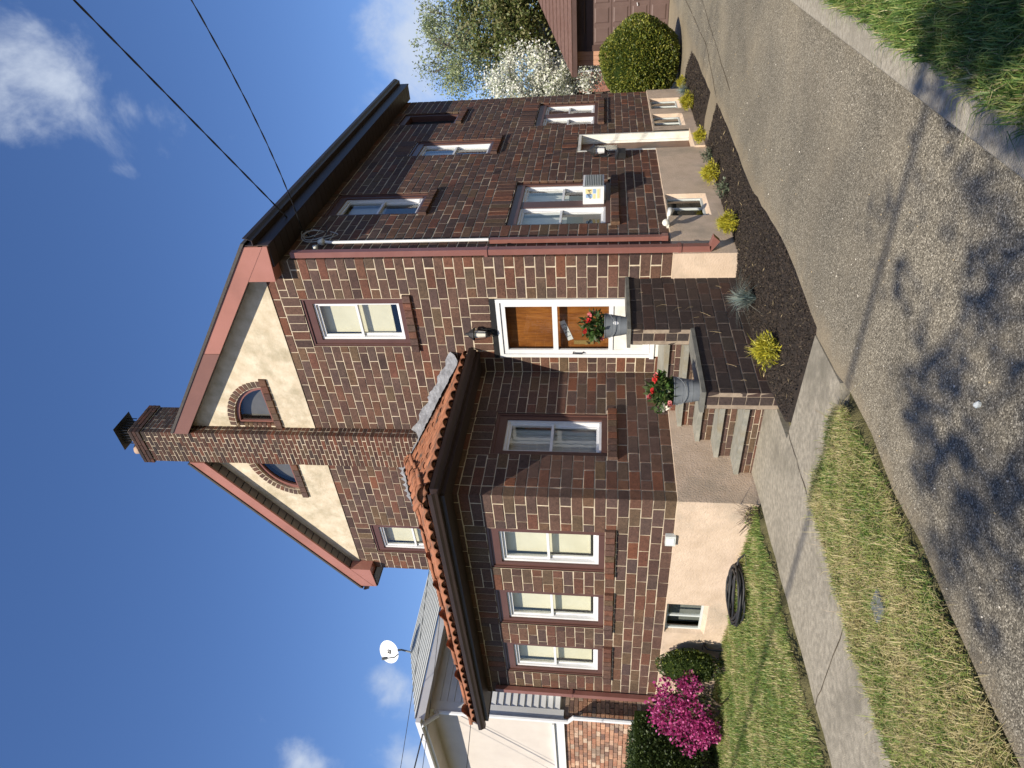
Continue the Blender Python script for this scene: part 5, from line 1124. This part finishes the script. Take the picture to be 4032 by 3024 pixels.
# ------------------------------------------------------------------ neighbour on the left
NB = thing('neighbour_house', 'pale neighbouring house with grey hip roof beyond the sunroom', 'house', (-12.5, 3, -.2)); nx, ny, nz = -9.0, -1.62, 5.0
s = MB(); s.box(nx - 7, nx - .02, ny + .03, ny + 10, -.3, 2.3); s.build('lower_wall', 'mortar_dark', NB); s = MB(); s.box(nx - 7, nx - .012, ny + .012, ny + 10, 2.3, nz - .02); s.build('upper_wall', 'panel', NB)
NBB = Bricks(); Nf = plane(nx, ny, (-1, 0), (0, -1)); Nr = plane(nx, ny, (0, 1), (1, 0)); lay(NBB, Nf, 0, 6.9, -.2, 2.22, .085, .21, [], 0, .012, 0, .05); lay(NBB, Nr, .056, 6, -.2, 2.22, .085, .21, [], 1, .012, 0, .05); NBB.build(NB, 'nbrick', 300)
for i in range(19):      # lap siding on the right wall
    z0_ = 2.32 + i * .14; s = MB(); s.hexa([(nx - .01, ny + .16, z0_), (nx + .028, ny + .16, z0_), (nx + .028, ny + 8, z0_), (nx - .01, ny + 8, z0_), (nx - .01, ny + .16, z0_ + .138), (nx + .006, ny + .16, z0_ + .138), (nx + .006, ny + 8, z0_ + .138), (nx - .01, ny + 8, z0_ + .138)]); s.build('siding_board', 'siding', NB)
s = MB(); s.box(nx - .10, nx + .03, ny - .02, ny + .155, 2.24, nz - .05); s.build('corner_board', 'siding', NB)
s = MB(); s.box(nx - 7, nx - .101, ny - .05, ny + .011, 2.23, 2.42); s.box(nx - 7, nx - .101, ny - .09, ny + .011, 2.42, 2.46); s.build('water_table', 'siding', NB)
s = MB(); s.tube([(nx + .02, ny - .06, 4.75), (nx + .02, ny - .06, 2.15), (nx + .10, ny - .02, 2.05), (nx + .10, ny - .02, .2)], .045, 8); s.build('downspout', 'white', NB)
s = MB(); s.box(nx + .03, nx + .22, ny + .45, ny + .95, 2.25, 2.62); s.build('meter_box', 'dishgrey', NB); s = MB(); s.box(nx + .03, nx + .14, ny + .55, ny + .68, .2, 2.249); s.box(nx + .03, nx + .12, ny + .80, ny + .92, .2, 2.249); s.build('conduit', 'dishgrey', NB)
o_ = .42; ex, ey = nx + o_, ny - o_; rz2 = 6.25; rx2 = -11.2; ry2 = .95; bk = 9
s = MB(); s.quad((ex, ey, nz), (ex, bk, nz), (rx2, bk, rz2), (rx2, ry2, rz2)); s.quad((ex, ey, nz), (rx2, ry2, rz2), (rx2 - 2, ry2, rz2), (nx - 7.4, ey, nz)); s.build('roof', 'nroof', NB)
for i in range(13):
    t, t2 = i / 13, (i + 1.04) / 13; f = lambda t: (ex + (rx2 - ex) * t, ey + (ry2 - ey) * t, nz + (rz2 - nz) * t); a, b = f(t), f(min(t2, .999)); s = MB(); s.hexa([(a[0] + .004, a[1], a[2] + .004), (a[0] + .004, bk, a[2] + .004), (b[0], bk, b[2] + .004), (b[0], b[1], b[2] + .004), (a[0] + .012, a[1], a[2] + .022), (a[0] + .012, bk, a[2] + .022), (b[0], bk, b[2] + .007), (b[0], b[1], b[2] + .007)]); s.build('shingle_course', 'nroof', NB)
s = MB(); s.box(nx - 7.4, ex - .001, ey, ey + .025, nz - .16, nz - .005); s.box(ex - .026, ex - .001, ey + .025, bk, nz - .16, nz - .005); s.box(nx - 7.4, ex + .06, ey - .09, ey - .002, nz - .11, nz - .02); s.build('white_gutter', 'white', NB); s = MB(); s.box(nx - 7.4, ex - .026, ey + .025, bk, nz - .145, nz - .13); s.build('soffit', 'panel', NB)
s = MB(); s.tube([(ex - .1, ey - .06, nz - .11), (nx + .1, ey + .25, nz - .32), (nx + .02, ny - .06, nz - .25)], .045, 8); s.build('downspout_elbow', 'white', NB)
# satellite dish on its roof
DI = thing('satellite_dish', 'round white satellite dish on the neighbouring grey roof', 'dish', (-10.5, .35, 5.95)); nd = Vector((.55, -.75, .36)).normalized(); xd = Vector((0, 0, 1)).cross(nd).normalized(); yd = nd.cross(xd); dc = Vector((-10.5, .36, 6.52))
s = MB(); rings = []
for i in range(6):
    r_ = .27 * i / 5; dep = -.05 + .05 * (i / 5) ** 2; rings.append([dc + xd * (r_ * math.cos(t)) + yd * (r_ * 1.05 * math.sin(t)) + nd * dep for t in np.linspace(0, 2 * math.pi, 25)[:-1]])
for a, b in zip(rings, rings[1:]):
    for k in range(24): s.quad(a[k], a[(k + 1) % 24], b[(k + 1) % 24], b[k])
s.build('reflector', 'white', DI, True)
s = MB(); s.tube([dc - yd * .27 + nd * .0, dc - yd * .30 + nd * .18, dc - yd * .14 + nd * .33], .014, 6); s.tube([dc - yd * .18 + nd * .28, dc - yd * .10 + nd * .38], .035, 8); s.build('feed_arm', 'acgrille', DI)
s = MB(); s.tube([dc - nd * .06, dc - nd * .16 - Vector((0, 0, .2)), Vector((-10.42, .34, 5.96))], .022, 7); s.build('mast', 'acgrille', DI)
s = MB(); pz = dc + yd * .03 - xd * .02 - nd * .035; q = [pz - xd * .045 - yd * .05, pz + xd * .045 - yd * .05, pz + xd * .045 + yd * .05, pz - xd * .045 + yd * .05]; s.hexa([*q, *[v + nd * .004 for v in q]]); lg = s.build('logo_square', 'ink', DI)
s = MB(); s.tube([pz + nd * .006 + xd * (.028 * math.cos(t)) + yd * (.03 * math.sin(t)) for t in np.linspace(-1.9, 1.9, 10)], .006, 5); s.build('logo_arc', 'white', lg)
# wires reaching the neighbour
def wire(label, a, b, sag, r_): s = MB(); s.tube(sagpath(a, b, sag, 30), r_, 5); tag(s.build('overhead_wire', 'cable'), label, 'wire', 'wires to the neighbouring house')
wire('thick black wire reaching the neighbour roof corner from the left', (nx + .05, ey - .05, nz - .10), (-13.5, -10.9, 7.4), .25, .014)
wire('upper thin wire crossing the neighbour front under its eave', (-6.95, 1.0, 5.05), (-14.5, -10.9, 6.6), .3, .006); wire('middle thin wire crossing the neighbour beige front', (-6.95, 1.0, 4.75), (-14.5, -10.9, 5.9), .3, .006); wire('lowest thin wire crossing the neighbour beige front', (-6.6, -2.3, 3.62), (-15.0, -10.9, 5.2), .25, .006)

# ------------------------------------------------------------------ unseen houses added to cut the sky fill: next door right and across the street
def plain_house(label, x0, x1, y0, y1, h, wallm, roofm, face):
    T = thing('unseen_house', label, 'house', ((x0 + x1) / 2, (y0 + y1) / 2, -.2), 'added houses out of view'); s = MB(); s.box(x0, x1, y0, y1, -.3, h); s.build('wall', wallm, T); o = .4; mx = (x0 + x1) / 2; rz = h + (x1 - x0) * .33
    s = MB(); s.quad((x0 - o, y0 - o, h - .05), (x0 - o, y1 + o, h - .05), (mx, y1 + o, rz), (mx, y0 - o, rz)); s.quad((x1 + o, y0 - o, h - .05), (x1 + o, y1 + o, h - .05), (mx, y1 + o, rz), (mx, y0 - o, rz)); s.quad((x0, y0 - .01, h), (x1, y0 - .01, h), (mx, y0 - .01, rz)); s.quad((x0, y1 + .01, h), (x1, y1 + .01, h), (mx, y1 + .01, rz)); s.build('roof', roofm, T)
    for zz in (1.0, 3.8):
        for k in range(3):
            s = MB()
            if face == 'y': c = x0 + (x1 - x0) * (k + .5) / 3; s.box(c - .45, c + .45, y1 + .002, y1 + .06, zz, zz + 1.5)
            else: c = y0 + (y1 - y0) * (k + .5) / 3; s.box(x0 - .06, x0 - .002, c - .45, c + .45, zz, zz + 1.5)
            w = s.build('window', 'white', T); s = MB()
            if face == 'y': s.box(c - .37, c + .37, y1 + .061, y1 + .07, zz + .08, zz + 1.42)
            else: s.box(x0 - .07, x0 - .061, c - .37, c + .37, zz + .08, zz + 1.42)
            s.build('pane', 'dark', w)
plain_house('unseen brick house added next door to cut the sky fill', 7.2, 14.5, .5, 11, 6.2, 'redbrick', 'shingle', 'x')
plain_house('unseen brick house added across the street to cut the sky fill', -4.5, 4.0, -34, -25, 6.4, 'redbrick', 'shingle', 'y')
plain_house('second unseen brick house added across the street to cut the sky fill', -16, -8, -34, -25, 6.4, 'nroof', 'shingle', 'y')
